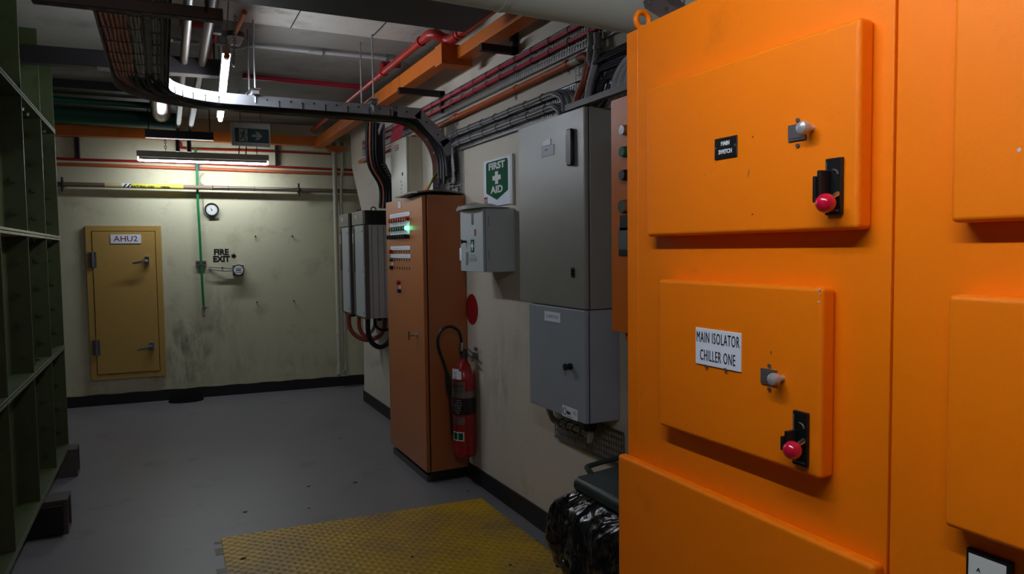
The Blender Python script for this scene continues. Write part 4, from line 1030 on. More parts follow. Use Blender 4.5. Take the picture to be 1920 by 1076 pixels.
# holes and ties visible on the near rail
for k in range(14):
    x = .62+.083*k*(1.48-.62)/1.0/.86/1.0*.86
    if x > 1.46: break
    y = CYc+.34-.0018+.0
    if k % 2 == 0: B().cyl((x, y+.0005, ZT-.022), (x, y-.0012, ZT-.022), .006, 12).obj('rail_hole', m_labeld, T)
    else: B().box((x-.002, y-.002, ZT-.07), (x+.002, y+.0015, ZT-.028)).cyl((x, y-.003, ZT-.028), (x, y, ZT-.028), .005, 8).obj('cable_tie', m_black, T)
for k in range(5):
    t = math.pi-(math.pi/2)*(.28+.15*k); dr = Vector((math.cos(t), math.sin(t), 0)); p = Vector((CXc, CYc, ZT))+dr*.338
    B().cyl(p+Vector((0, 0, -.028)), p+dr*.004+Vector((0, 0, -.028)), .007, 8).tube([p+Vector((0, 0, -.03)), p+Vector((0, 0, -.068))], .002, 6).obj('cable_tie', m_black, T)
# far rail studs in the drop
for k in range(6):
    t = math.pi/2*(.62-.20*k) if k < 3 else 0; R2 = .375
    n_ = Vector((math.cos(t), 0, math.sin(t))); p = Vector((1.48, CYc+rc+HW-.003, ZT-R2))+n_*(R2-.03) if k < 3 else Vector((1.48+R2-.03, CYc+rc+HW-.003, ZT-R2-.06*(k-2)))
    B().cyl(p, p-Vector((0, .005, 0)), .007, 10).obj('stud', m_labelw, T)

# cables on the underside of the tray
def tray_cable(off, n_, r, m, label, group, s0=0, s1=None, end=None, ph_=0, ramp=0):
    s1 = s1 or L_tot[-1]-.02; pts = []; s_ = s0
    while s_ <= s1:
        p, w_, nn, t_ = frame_at(s_)
        pts.append(p+w_*(off+.0022*math.sin(s_*9+ph_))+nn*(n_+.0018*math.sin(s_*14+ph_*2)+ramp*max(0, 1-(s_-s0)/.3))); s_ += .07
    if end: pts += [Vector(e) for e in end]
    return tag(B().tube(pts, r, 8).obj('cable', m), label, 'cable', group)
offs = [-.118+.0165*k for k in range(6)]
for k, o in enumerate(offs):
    e = [(1.80-.012*k, 4.93-.015*k, 2.10), (1.70-.02*k, 4.95-.02*k, 2.015)]
    tray_cable(o, -.012, .0085, m_browncab if k > 1 else m_browncab, 'reddish brown cable at the outer side of the overhead tray', 'brown cables under the overhead tray', s1=L_tot[-1]-.02, ph_=k)
for k in range(4):
    tray_cable(-.11+.014*k, -.020, .0065, m_orangecab if k < 3 else m_greencab, ('orange cable curving down into the orange cabinet', 'green and yellow earth cable beside the orange cables on the tray')[k == 3], 'orange cables down to the cabinet' if k < 3 else None, s0=3.6, s1=L_tot[-1]-.16,
               end=[(1.80-.012*k, 4.93-.02*k, 2.12), (1.72, 4.97-.03*k, 2.02)], ph_=k)
for k in range(3):
    tray_cable(-.012+.0125*k, -.010, .0070, m_greycab, 'grey cable in the middle of the overhead tray', 'grey cables under the overhead tray', s1=4.4, ph_=k*2)
tray_cable(.068, -.010, .0085, m_greycab, 'single grey cable near the inner side of the overhead tray', 'grey cables under the overhead tray', s1=4.4)
for k in range(4):
    tray_cable(.092+.010*k, -.014-.010*(k % 2), .0085, m_dgreycab if k % 2 else m_greycab, 'cable tied along the inner rail of the overhead tray', 'cables along the inner rail', s1=4.4, ph_=k)
for k in range(7):
    tray_cable(-.055+.027*k, -.040-.010*(k % 2), .0125, m_blackcab, 'thick black cable on the tray run to the orange cabinet', 'black cables on the tray run', s0=2.10+.02*k, ph_=k*1.3, ramp=.07)
for k in range(3):
    tray_cable(-.02+.03*k, -.062, .009, m_blackcab if k else m_greencab, 'black cable hanging lowest under the tray run' if k else 'green and yellow earth cable low under the tray run', 'lowest cables under the tray run' if k else None, s0=2.45, s1=4.3, ph_=k*2, ramp=.09)
# ties across bundles on the near part
TT = thing('cable_tie_set', 'black ties across the cable bundles of the overhead tray', 'cable ties', (-.07, 3.5, 2.53))
for j in range(10):
    y = 2.45+.2*j
    for a, c in ((-.130, -.026), (-.02, .022), (.060, .076), (.086, .130)):
        x0_, x1_ = -.0675+a, -.0675+c; dy = .012*math.sin(j+a*40)
        B().box((x0_, y+dy-.0025, ZT-.026), (x1_, y+dy+.0025, ZT-.023)).box((x0_, y+dy-.0025, ZT-.026), (x0_+.0025, y+dy+.0025, ZT)).box((x1_-.0025, y+dy-.0025, ZT-.026), (x1_, y+dy+.0025, ZT)).obj('cable_tie', m_black, TT)
# support struts and rods
def strut(name, label, a, b_, h, w_, m, slots=True, group=None):
    a, b_ = Vector(a), Vector(b_); d = (b_-a); L_ = d.length; fr = Frame(a, d, (0, 0, 1))
    T = thing(name, label, 'support', (a+b_)/2, group)
    B(fr).box((0, 0, -w_/2), (L_, .003, w_/2)).box((0, 0, -w_/2), (L_, h, -w_/2+.003)).box((0, 0, w_/2-.003), (L_, h, w_/2)).box((0, h-.003, -w_/2), (L_, h, -w_/2+.01)).box((0, h-.003, w_/2-.01), (L_, h, w_/2)).obj('channel', m, T, smooth=0)
    if slots:
        b = B(fr); n = int(L_/.055)
        for k in range(n): b.box((.02+.055*k, -.0006, -.006), (.045+.055*k, .0004, .006))
        b.obj('slot_row', m_labeld, T)
    return T
t_ = strut('support_channel', 'slotted steel channel crossing under the overhead tray at top left', P(60, 4, 'z', 2.42), P(418, 42, 'z', 2.42), .041, .041, m_chan)
for px in (335, ):
    p = Vector((.17, 2.74, 2.44)); B().cyl(p, (p.x, p.y, CZ-.28), .006, 8).obj('threaded_rod', m_blacksteel, t_)
for i, (x, w1) in enumerate(((.55, 'left'), (1.29, 'right'))):
    T = thing('trapeze_hanger', w1+' trapeze hanger with two threaded rods holding the tray run', 'hanger', (x, 4.83, 2.5), 'trapeze hangers')
    B().box((x-.02, 4.66, ZT+.002), (x+.02, 5.02, ZT+.023)).obj('cross_channel', m_galvd, T)
    for yy in (4.69, 5.0):
        rd = B().cyl((x, yy, ZT-.045), (x, yy, CZ), .0055, 8).obj('threaded_rod', m_galv, T)
        B().cyl((x, yy, ZT+.023), (x, yy, ZT+.033), .013, 6).cyl((x, yy, ZT-.008), (x, yy, ZT-.0), .013, 6).obj('nut', m_chrome, rd)
    p = Vector((x-.015, 4.66, ZT)); B().tube([(x-.05, 4.70, ZT+.002), (x-.02, 4.68, ZT+.035), (x+.03, 4.68, ZT+.035)], .009, 8).obj('beam_clamp', m_chrome, T)

# ================================================================== PIPES TO THE FAR WALL
PZ = 2.79
for i, (x, rr_) in enumerate(((.16, .024), (.265, .026))):
    T = thing('service_pipe', ('left', 'right')[i]+' of two brownish pipes running overhead to the far wall', 'pipe', (x, 5, PZ), 'two brownish overhead pipes')
    B().tube([(x-.02, 1.9, PZ), (x, 4.5, PZ), (x+.02, 7.9, PZ)], rr_, 16).obj('pipe_run', m_rust, T)
    B().tube([(x+.02, 7.9, PZ), (x+.02, 7.95, PZ-.02), (x+.02, 7.98, PZ-.06), (x+.02, 7.98, PZ-.17)], rr_*.8, 12).obj('elbow', m_rust, T)
    for yy in (4.98, ):
        for dx in (-.045, .045): B().cyl((x+dx, yy-.03, PZ-.02), (x+dx, yy-.03, PZ+.02), .006, 8).cyl((x+dx, yy-.03, PZ), (x+dx, yy-.03, PZ+.010), .014, 6).obj('clamp_bolt', m_chrome, T)
a = P(95, 104, 'y', 4.97); c = P(418, 128, 'y', 4.97)
fr = Frame(a, (c-a)); L_ = (c-a).length
T = thing('black_hanger_beam', 'square black hanger beam under the two brownish pipes at top left', 'support', a.lerp(c, .5))
B(fr).box((-.4, -.055, -.04), (L_, .045, .04)).obj('beam', m_blacksteel, T, bevel=.003)
B(fr).box((L_*.25, -.060, -.045), (L_, -.055, .045)).obj('bottom_flange', m_chan, T)
B().cyl((c.x-.05, c.y, c.z), (c.x-.05, c.y, CZ), .006, 8).obj('threaded_rod', m_blacksteel, T)
a = P(272, 250, 'y', 7.6); c = P(400, 256, 'y', 7.6)
T = thing('black_hanger_beam', 'smaller black hanger beam just above the far wall light', 'support', a.lerp(c, .5))
fr = Frame(a, (c-a)); L_ = (c-a).length
B(fr).box((0, -.04, -.04), (L_, .035, .04)).obj('beam', m_blacksteel, T, bevel=.003)
for xx in (a.x+.03, c.x-.03): B().cyl((xx, 7.6, a.z), (xx, 7.6, CZ), .005, 8).obj('threaded_rod', m_blacksteel, T)
# clad round vessel end
T = thing('clad_pipe', 'shiny clad pipe ending above the far wall light', 'pipe', (.045, 7, 2.85))
B().tube([(.03, 5.6, 2.90), (.035, 7.25, 2.90), (.037, 7.45, 2.90), (.038, 7.53, 2.90), (.038, 7.56, 2.90)], [.085, .085, .08, .055, .02], 32).obj('cladding', m_foil, T)
# dark green pipe
T = tag(B().tube([(-2.6, 8.16, 3.0), (.20, 8.02, 2.94)], .105, 24).obj('green_pipe', m_dkgreen), 'fat dark green pipe high along the far wall, upper left', 'pipe')
tag(B().tube([(-2.6, 7.3, 2.93), (.10, 7.3, 2.93)], .03, 12).obj('green_pipe', m_dkgreen), 'thinner dark green pipe in front of the fat green one', 'pipe')
# far orange trunking and run along right wall
OD = m_duct
ffr = Frame(FW.m @ Vector((0, 0, .16)), (math.cos(FA), math.sin(FA), 0))
T = thing('orange_trunking', 'orange square trunking along the far wall and along the ceiling over the right wall', 'trunking', (1.6, 6, 2.8))
B(ffr).box((-3, 2.795, -.05), (1.70, 2.895, .05)).obj('far_run', m_duct, T, smooth=0)
B().box((1.60, 4.28, 2.775), (1.69, 8.38, 2.875)).obj('side_run', m_duct, T, bevel=.002)
B().box((1.596, 4.22, 2.755), (1.804, 4.34, 2.88)).obj('joint_box', m_duct, T, bevel=.002)
B().box((1.70, 2.78, 2.79), (1.80, 4.24, 2.865)).obj('near_run', m_duct, T, bevel=.002)
for yy in (5.1, 5.9): B().box((1.599, yy, 2.774), (1.692, yy+.003, 2.8765)).obj('joint_line', m_labeld, T)
B().box((1.55, 4.95, 2.715), (1.89, 4.99, 2.755)).box((1.86, 4.95, 2.60), (1.89, 4.99, 2.755)).obj('wall_bracket', m_blacksteel, T)
B().box((1.66, 3.75, 2.725), (1.89, 3.79, 2.765)).box((1.855, 3.75, 2.725), (1.89, 3.79, 2.88)).obj('wall_bracket', m_blacksteel, T)
B(ffr).prism([(1.70, 2.80), (1.98, 2.80), (1.93, 2.74), (1.78, 2.74)], -.05, .05).obj('outlet_hood', m_duct, T)
for px in (144, 333, 518):
    u, v = FW.at(px, 255, .05); B(FW).box((u-.016, 2.58, 0), (u+.016, 2.80, .06)).obj('wall_bracket', m_blacksteel, T)
# red pipe parallel
T = thing('red_pipe', 'red pipe with a stepped elbow running beside the orange trunking', 'pipe', (1.6, 5, 2.9))
B().tube([(1.655, 2.78, 2.90), (1.655, 4.14, 2.90)], .026, 14).obj('near_length', m_red, T)
B().tube([(1.555, 4.33, 2.95), (1.555, 8.2, 2.95)], .024, 14).obj('far_length', m_red, T)
B().tube(smooth_path([(1.655, 4.10, 2.90), (1.655, 4.2, 2.90), (1.63, 4.25, 2.915), (1.58, 4.27, 2.94), (1.555, 4.32, 2.95), (1.555, 4.40, 2.95)], 4), .031, 14).obj('elbow', m_red, T)
for yy in (4.05, 4.47, 5.35): B().cyl(((1.655 if yy < 4.2 else 1.555), yy, (2.90 if yy < 4.2 else 2.95)), ((1.655 if yy < 4.2 else 1.555), yy+.03, (2.90 if yy < 4.2 else 2.95)), .033, 14).obj('coupling', m_red, T)
B().tube(smooth_path([(1.555, 5.36, 2.95), (1.555, 5.37, 3.0), (1.57, 5.39, 3.02), (1.70, 5.39, 3.02)], 4), .02, 10).obj('branch', m_red, T)
# light grey ceiling conduit
pp = [P(x, y, 'z', CZ-.03) for x, y in ((250, 68), (330, 75), (372, 80))]
tag(B().tube(pp, .014, 10).obj('ceiling_conduit', m_greypipe), 'short light grey conduit on the ceiling behind the brownish pipes', 'conduit')
T = thing('ceiling_conduit', 'long light grey conduit sagging past the detector across the ceiling', 'conduit', P(560, 95, 'z', 3.0))
pp = [P(x, y, 'z', CZ-.03) for x, y in ((400, 79), (415, 83), (435, 89), (455, 88), (475, 86), (590, 97), (700, 107), (740, 112))]
B().tube(smooth_path(pp, 4), .014, 10).obj('pipe_run', m_greypipe, T)
for px, py in ((605, 98), (724, 109)):
    p = P(px, py, 'z', CZ-.03); B().torus(p, (1, 0, 0), .017, .004, 16, 6).cyl(p, (p.x, p.y, CZ), .005, 8).obj('saddle', m_dull, T)
p = P(590, 97, 'z', CZ-.03); B().cyl(p-Vector((.05, 0, 0)), p+Vector((.05, .01, 0)), .017, 12).obj('coupling', m_greypipe, T)
# detector
p = P(441, 82, 'z', CZ-.07)
T = thing('smoke_detector', 'round detector on the ceiling above the hanging light', 'detector', (p.x, p.y, CZ-.08))
B().lathe((p.x, p.y, CZ), (0, 0, -1), [(0, .055), (.035, .055), (.036, .045), (.06, .043), (.08, .03), (.085, .005)], 28).obj('detector_head', m_white, T)
B().lathe((p.x, p.y, CZ), (0, 0, -1), [(0, .058), (.03, .058)], 28).obj('mounting_base', m_chan, T)
# orange bar down to the detector, red bits
a = P(459, 23, 'z', 3.0); c = P(441, 62, 'z', 2.985)
tag(B().tube([a, c], .014, 10).obj('orange_conduit', m_duct), 'short orange conduit on the ceiling ending at the detector', 'conduit')
a = P(371, 46, 'z', 2.98); c = P(398, 49, 'z', 2.98)
tag(B().tube(smooth_path([a-Vector((.10, 0, -.0)), a-Vector((.085, 0, .0)), a, c], 4), .026, 12).obj('red_pipe', m_red), 'short thick red pipe stub behind the brownish pipes', 'pipe')
a = P(407, 58, 'z', 2.96); c = P(394, 108, 'z', 2.90)
tag(B().tube([a, c], .012, 10).obj('red_conduit', m_red), 'slim pinkish red conduit beside the right brownish pipe', 'conduit')
p = P(407, 56, 'z', 2.97); tag(B().cbox(p, (.05, .05, .05)).obj('junction_box', m_galv, bevel=.003), 'small bright metal junction box at the top of the pinkish conduit', 'junction box')
pp = [P(x, y, 'z', CZ-.012) for x, y in ((455, 142), (560, 152), (690, 164))]
tag(B().tube(pp, .022, 10).obj('red_cable_bundle', m_redcab), 'red cable bundle clipped straight across the ceiling', 'cable')
# dangling chain
a = P(441, 22, 'z', CZ-.01); c = P(438, 122, 'y', a.y)
CH = thing('dangling_chain', 'loose metal chain dangling beside the hanging light', 'chain', (a.x, a.y, c.z))
nl = 22
for k in range(nl):
    p = a.lerp(c, (k+.5)/nl); L1 = (c-a).length/nl
    B().torus(p, (0, 1, 0) if k % 2 == 0 else (1, 0, 0), .008, .0022, 12, 6, sx=1., sy=L1*.66/.008).obj('chain_link', m_galvd, CH)
B().cyl(c, c-Vector((0, 0, .012)), .012, 10, .004).obj('chain_hook', m_chrome, CH)

# hanging light
ha, hb = P(425, 106, 'y', 4.15), P(413, 226, 'y', 5.42)
HL = batten('hanging_batten_light', 'blinding lit batten light hung askew just above the cable tray', ha, hb, (0, .15, 1), .045, .06, 1, tube_mat('hanging_tube', E_HANG))
B().cyl(ha-Vector((0, .02, 0)), ha+Vector((0, .02, 0)), .015, 14).obj('orange_end_cap', m_orangecab, HL)
B().cyl(ha+Vector((0, .02, .05)), (ha.x+.03, ha.y+.06, CZ), .003, 6).obj('hanging_wire', m_galvd, HL)
B().cyl(hb+Vector((0, -.08, .05)), (hb.x, hb.y-.08, CZ), .003, 6).obj('hanging_wire', m_galvd, HL)

# ================================================================== RIGHT WALL TRAYS AND CONDUITS
perforated('red_cable_tray', 'perforated tray high on the right wall carrying two rows of red cables', WR, -7.3, -2.62, 2.575, 2.71, .012, m_galv, strips=4, pitch=.026)
for r_i, (zz, n, nm) in enumerate(((2.69, 4, 'upper'), (2.635, 4, 'lower'))):
    for k in range(n):
        dz = .0095*(k % 2); dx = .0095*(k//2)
        pts = [(WX-.028-dx, 7.2-.35*i, zz-dz+.002*math.sin(i*1.3+k)) for i in range(14)]
        tag(B().tube(pts, .0062, 8).obj('red_cable', m_redcab), 'red cable in the '+nm+' row of the high wall tray', 'cable', nm+' row of red cables')
TT = thing('cable_tie_set', 'black ties on the red cables of the high wall tray', 'cable ties', (WX-.03, 4.5, 2.63))
for j in range(22):
    y = 2.72+.2*j
    for zz in (2.685, 2.630): B().torus((WX-.033, y, zz), (0, 1, 0), .017, .0022, 12, 5).obj('cable_tie', m_black, TT)
# red cables dropping into the cream panel
for k in range(9):
    y = 5.70+.035*k
    pts = smooth_path([(WX-.05, y-.25, 2.66), (WX-.06, y-.1, 2.67), (WX-.07, y, 2.64), (1.80, y+.02, 2.55), (1.80, y+.03, 2.49)], 4)
    tag(B().tube(pts, .006, 7).obj('red_cable', m_redcab), 'red cable dropping from the wall tray into the slim cream panel', 'cable', 'red cables into the cream panel')
# two grey flexible conduits and bent red-brown conduit at right
for i, (x, pix) in enumerate(((1.85, ((1107, 62), (1107, 95), (1102, 130), (1090, 170), (1086, 206))), (1.85, ((1119, 62), (1120, 90), (1114, 125), (1104, 165), (1101, 202))))):
    pts = smooth_path([P(px, py, 'x', x-.0) for px, py in pix], 5)
    T = thing('grey_conduit', ('left', 'right')[i]+' of two grey conduits dropping behind the textured grey cabinet', 'conduit', pts[-1], 'grey conduits above the cabinet')
    B().tube(pts, .017, 12).obj('pipe_run', m_greycab, T)
    B().cyl(P(pix[1][0], pix[1][1]-4, 'x', x), P(pix[1][0], pix[1][1]+3, 'x', x), .022, 12).obj('coupling', m_galv, T)
T = thing('orange_conduit', 'orange-brown conduit along the right wall bending down to the textured cabinet', 'conduit', (1.86, 4, 2.5))
pz = [P(832, 231, 'x', 1.86), P(960, 170, 'x', 1.86), P(1083, 112, 'x', 1.86)]
B().tube([Vector((1.86, 7.35, pz[0].z+.0)), pz[0], pz[2]], .017, 12).obj('pipe_run', m_cond, T)
B().tube(smooth_path([pz[2], P(1095, 105, 'x', 1.85), P(1103, 113, 'x', 1.85), P(1096, 150, 'x', 1.84), P(1083, 180, 'x', 1.83), P(1079, 208, 'x', 1.83)], 5), .018, 12).obj('flexible_end', m_condr, T)
B().cyl(P(1072, 117, 'x', 1.86), P(1088, 110, 'x', 1.86), .0195, 12).obj('coupling', m_panel, T)
for q in ((1060, 122, 1066, 119), (965, 168, 970, 165), (850, 222, 857, 218)): B().cyl(P(q[0], q[1], 'x', 1.86), P(q[2], q[3], 'x', 1.86), .021, 12).obj('coupling', m_cond, T)
for px, py in ((1066, 128), (968, 178), (858, 228)):
    u, v = WR.at(px, py); B(WR).box((u-.012, v-.03, 0), (u+.012, v+.04, .004)).cyl((u, v-.015, .004), (u, v-.015, .010), .006, 8).obj('bracket', m_galv, T)
# grey cable tray along wall
TYc = 4.84
perforated('perforated_tray', 'perforated tray on the right wall carrying grey cable bundles', WR, -4.86, -2.75, 2.295, 2.42, .012, m_galv, strips=4, pitch=.022)
perforated('perforated_tray', 'upright perforated tray dropping behind the orange control cabinet', Frame((WX, 0, 0), (0, 0, 1), (0, 1, 0)), 1.6, 2.29, -99, -98, .0, m_galv) if False else None
fv = Frame((WX-.014, 0, 0), (0, 0, -1), (0, -1, 0))   # x down, y towards the camera; z = into the room
b = B()
for yy in (4.62, 4.67, 4.72, 4.77, 4.82): b.box((WX-.014, yy-.004, 1.98), (WX-.0125, yy+.004, 2.29))
for k in range(15): zz = 1.985+.0215*k; b.box((WX-.014, 4.62, zz-.004), (WX-.0127, 4.82, zz+.004))
for yy in (4.612, 4.826): b.box((WX-.026, yy-.001, 1.98), (WX-.012, yy+.001, 2.29))
tag(b.obj('perforated_tray', m_galv, smooth=0), 'upright perforated tray dropping to the top of the orange control cabinet', 'cable tray')
random.seed(5)
for bi, (zz, lab) in enumerate(((2.40, 'upper'), (2.335, 'lower'))):
    for k in range(8):
        dz = .011*(k % 3)-.011; dx = .011*(k//3)
        yb_ = 3.12-.03*k
        pts = [(WX-.03-dx, 4.80-.02*k, zz-.26-dz), (WX-.03-dx, 4.78-.012*k, zz-.10-dz), (WX-.03-dx, 4.72, zz-.02-dz*.5), (WX-.032-dx, 4.6, zz-dz)]
        pts += [(WX-.031-dx+.001*math.sin(3*i+k), 4.45-.19*i, zz-dz+.002*math.sin(i*2.1+k)) for i in range(7)]
        pts += [(WX-.035-dx, 3.18+.01*k, zz-dz-.01), (WX-.04-dx, 3.08+.012*k, zz-dz-.05), (WX-.05-dx, 3.04+.012*k, zz-.12)]
        if bi: pts = pts[:-2]+[(WX-.04-dx, 3.12+.01*k, zz-.05-dz), (WX-.05-dx, 3.10+.01*k, zz-.09-dz)]
        tag(B().tube(smooth_path(pts, 3), .0062, 7).obj('grey_cable', m_greycab if k % 3 else m_dgreycab), 'grey cable in the '+lab+' bundle of the wall tray', 'cable', lab+' grey cable bundle on the wall')
TT = thing('cable_tie_set', 'black ties on the grey cable bundles of the right wall tray', 'cable ties', (WX-.04, 4, 2.38))
for j in range(7):
    y = 3.35+.2*j
    for zz in (2.40, 2.335): B().torus((WX-.043, y+(.03 if zz > 2.37 else 0), zz), (0, 1, 0), .022, .0022, 14, 5).obj('cable_tie', m_black, TT)
# dark cable tray behind at right
perforated('perforated_tray', 'perforated tray full of black cables behind the narrow orange cabinet', WR, -3.1, -1.2, 2.30, 2.50, .012, m_galvd, strips=5, pitch=.03)
for k in range(12):
    zz = 2.49-.015*k
    pts = [(WX-.03-.012*(k % 3), 3.06-.02*k, 2.24)]+[(WX-.03-.012*(k % 3), 2.98-.02*k-.03*i, 2.24+(zz-2.24)*t) for i, t in enumerate((.45, .8, .95, 1))]+[(WX-.03-.012*(k % 3), 2.5-.3*i, zz+.004*math.sin(i+k)) for i in range(4)]
    tag(B().tube(smooth_path(pts, 4), .0075, 7).obj('black_cable', m_blackcab if k % 3 else mat('navy_cable', (20, 28, 62), .4)), 'black or navy cable sweeping up to the tray behind the narrow orange cabinet', 'cable', 'dark cables behind the narrow cabinet')
for k in range(3):
    pts = [(1.80, 2.66-.05*k, 2.24), (1.80, 2.62-.05*k, 2.34), (1.79, 2.5-.05*k, 2.40-.01*k), (1.78, 2.3, 2.42-.03*k), (1.78, 1.9, 2.43-.03*k)]
    tag(B().tube(smooth_path(pts, 5), .017, 10).obj('grey_cable', m_greycab), 'thick grey cable arching behind the narrow orange cabinet', 'cable', 'thick grey cables behind the narrow cabinet')
tag(B().box((1.70, 1.8, 2.235), (1.735, 2.90, 2.262)).obj('support_bar', m_chan), 'dark steel bar along the top of the textured grey cabinet', 'support')

# ================================================================== CREAM PANELS ON THE WALL BEYOND
x, y = WR.at(733, 262)
T = thing('slim_cream_panel', 'slim cream electrical panel above the orange cabinet with a red label', 'panel', (1.82, 5.9, 2.0))
px_ = 1.76; PF = faceX(px_); py0, py1 = -PF.at(762, 300)[0], -PF.at(733, 300)[0]
B().box((px_+.02, py0, 1.75), (WX-.001, py1, 2.50)).obj('body', m_panel, T, bevel=.003)
B().box((px_, py0, 1.75), (px_+.018, py1, 2.50)).obj('door', m_panel, T, bevel=.003)
x, y = PF.at(744, 277); plate(PF, x, y, .10, .045, 0, .002, m_redl, 'warning_label', T, label='red label')
for dy in (.009, -.009): B(PF).cbox((x, y+dy, .0024), (.075, .006, .0006)).obj('lettering', m_label, T)
x, y = PF.at(754.5, 326); B(PF).cyl((x, y, 0), (x, y, .006), .014, 14).obj('lock', m_black, T)
for k in range(4):
    x, y = PF.at(752+1.2*(k % 2), 340+7*k); B(PF).cbox((x, y, .001), (.03, .016, .001)).obj('faded_sticker', m_greycab, T)
B().cyl((1.83, py0+.03, 2.50), (1.83, py0+.03, 2.51), .02, 12).obj('gland', m_black, T)
for i, (y0_, y1_, z0_, z1_, lab) in enumerate(((4.98, 5.36, 1.99, 2.49, 'flat cream panel on the wall right of the slim cream panel'), (6.05, 6.75, 1.9, 2.44, 'flat cream backing board on the wall behind the black riser'))):
    tag(B().box((WX-.03, y0_, z0_), (WX-.001, y1_, z1_)).obj('cream_panel', m_panel, bevel=.003), lab, 'panel')
# ================================================================== BLACK CABLE RISER TO THE DRIVES
T = thing('cable_riser', 'black cable riser kinking down to the grey drives', 'cable tray', (1.65, 6.15, 2.0))
rp = [(1.60, 6.10, 2.70), (1.60, 6.10, 2.36), (1.71, 6.14, 2.16), (1.71, 6.15, 1.97)]
fpts = smooth_path(rp, 1)
b = B()
for i in range(len(rp)-1):
    (x0_, y0_, z0_), (x1_, y1_, z1_) = rp[i], rp[i+1]
    b.add([(x0_+.02, y0_, z0_), (x0_+.16, y0_, z0_), (x1_+.16, y1_, z1_), (x1_+.02, y1_, z1_), (x0_+.02, y0_+.01, z0_), (x0_+.16, y0_+.01, z0_), (x1_+.16, y1_+.01, z1_), (x1_+.02, y1_+.01, z1_)],
          [(0, 1, 2, 3), (4, 7, 6, 5), (0, 3, 7, 4), (1, 5, 6, 2)])
b.obj('back_plate', m_blacksteel, T, smooth=0)
b = B().tube([(x+.16, y-.01, z) for x, y, z in rp], .010, 6); b.obj('side_rail', m_galvd, T)
b = B(); 
for k in range(14):
    t = k/13; z = 2.34-.30*t; xx = 1.60+.12+.11*min(1, max(0, (2.36-z)/.2)); b.box((xx, 6.09, z), (xx+.03, 6.095, z+.008))
b.obj('slot_row', m_galv, T)
for k, mm in enumerate((m_blackcab, m_browncab, m_blackcab, m_blackcab)):
    pts = [(x+.012+.026*k, y-.018, z) for x, y, z in rp]
    tag(B().tube(smooth_path(pts, 5), .012 if mm is m_blackcab else .009, 8).obj('cable', mm), 'brown cable strapped on the black riser' if mm is m_browncab else 'black cable strapped on the black riser to the drives', 'cable', None if mm is m_browncab else 'black cables on the riser')
# small hanging bits of grey conduit
for i, pix in enumerate((((722, 188), (724, 199)), ((716, 232), (709, 257)))):
    a, c = P(*pix[0], 'x', 1.72), P(*pix[1], 'x', 1.72)
    tag(B().tube([a, a.lerp(c, .5)+Vector((.0, .02, 0)), c], .014, 10).obj('grey_conduit', m_greypipe), ('short grey conduit end just above the tray run by the trunking', 'short grey conduit end hanging below the tray run')[i], 'conduit')

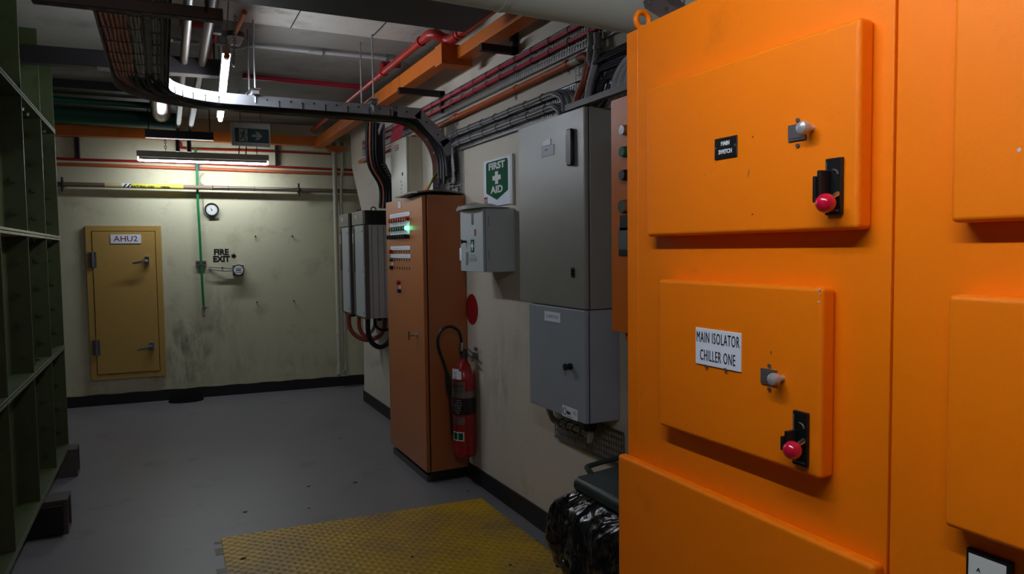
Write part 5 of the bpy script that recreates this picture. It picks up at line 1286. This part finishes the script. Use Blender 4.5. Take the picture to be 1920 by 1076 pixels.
# ================================================================== DRIVES
for i, (y0_, y1_) in enumerate(((6.20, 6.60), (6.74, 7.12))):
    xf = 1.585; z0_, z1_, zc = 1.0, 1.955, 1.83
    T = thing('motor_drive', ('nearer', 'farther')[i]+' of the two tall grey motor drives on the wall', 'motor drive', ((xf+WX)/2, (y0_+y1_)/2, z0_), 'grey motor drives')
    B().box((xf+.05, y0_+.004, z0_), (WX-.002, y1_-.004, zc)).obj('case', m_invg, T, bevel=.004)
    B().box((xf+.012, y0_, z0_-.005), (xf+.05, y1_, zc)).obj('front_frame', m_chan, T, bevel=.002)
    DFi = faceX(xf)
    B().box((xf, y0_+.012, z0_+.012), (xf+.014, y1_-.10, zc-.005)).obj('front_cover', m_invf, T, bevel=.003)
    B().box((xf+.004, y1_-.098, z0_+.012), (xf+.014, y1_-.004, zc-.005)).obj('side_cover', m_chan, T, bevel=.002)
    kp = B().box((xf-.004, y1_-.09, zc-.42), (xf+.004, y1_-.02, zc-.03)).obj('keypad', m_black, T, bevel=.004)
    B().box((xf-.0055, y1_-.08, zc-.16), (xf-.004, y1_-.03, zc-.07)).obj('screen', m_exitw, kp)
    B().box((xf+.02, y0_-.002, zc), (WX-.004, y1_, z1_)).obj('top_vent', m_black, T, bevel=.003)
    b = B()
    for k in range(16): b.box((xf+.06+.015*k, y0_-.008, zc+.01), (xf+.066+.015*k, y0_-.002, z1_-.01))
    b.obj('vent_ribs', m_black, T)
    B().box((xf+.0, y0_+.0, zc+.002), (xf+.022, y1_-.0, z1_)).obj('top_cap', m_invt, T, bevel=.004)
    plate(DFi, -(y0_+.24), zc+.075, .075, .035, 0, .002, m_labelw, 'name_label', T)
    b = B()
    for k in range(3): b.box((xf+.075+.055*k, y0_+.001, z0_+.01), (xf+.079+.055*k, y0_+.004, zc-.01))
    b.obj('case_ribs', m_dgreycab, T)
    for zz in (z0_+.05, zc-.06, (z0_+zc)/2): B(DFi).cyl((-(y0_+.03), zz, 0), (-(y0_+.03), zz, .003), .006, 10).obj('cover_screw', m_labeld, T)
    B().torus((xf+.12, y0_+.08, z1_+.012), (0, 1, 0), .022, .005, 18, 8).obj('lifting_eye', m_black, T)
    for xx, yy in ((xf+.05, .1), (xf+.16, .1)): B().cyl((xx, y0_+yy, z0_), (xx, y0_+yy, z0_-.03), .022, 12).obj('cable_gland', m_black, T)
def loop(x0_, x1_, y0_, y1_, z, depth, r, m, lab, grp=None):
    pts = [(x0_, y0_, z), (x0_, y0_, z-depth*.45), (x0_*.85+x1_*.15, y0_*.85+y1_*.15, z-depth*.82), ((x0_+x1_)/2, (y0_+y1_)/2, z-depth), (x0_*.15+x1_*.85, y0_*.15+y1_*.85, z-depth*.82), (x1_, y1_, z-depth*.4), (x1_, y1_, z+.02)]
    tag(B().tube(smooth_path(pts, 5), r, 10).obj('cable_loop', m), lab, 'cable', grp)
loop(1.63, 1.86, 6.27, 6.30, .99, .26, .022, m_blackcab, 'fat black cable looping under the nearer motor drive')
loop(1.62, 1.83, 6.55, 6.45, .99, .20, .018, m_condr, 'red-brown cable looping under the nearer motor drive')
loop(1.60, 1.86, 6.85, 6.55, .99, .24, .020, m_condr, 'red-brown cable looping under the farther motor drive')
loop(1.62, 1.84, 7.05, 6.80, .99, .22, .016, m_greycab, 'grey cable looping under the farther motor drive')
loop(1.74, 1.86, 6.45, 6.30, .99, .12, .012, m_blackcab, 'thin black cable close under the nearer motor drive')
tag(B().box((1.80, 5.96, .80), (1.885, 6.16, 1.0)).obj('cable_box', mat('dark_red_box', (70, 24, 22), .5)), 'dark red duct box under the drives beside the orange cabinet', 'box')
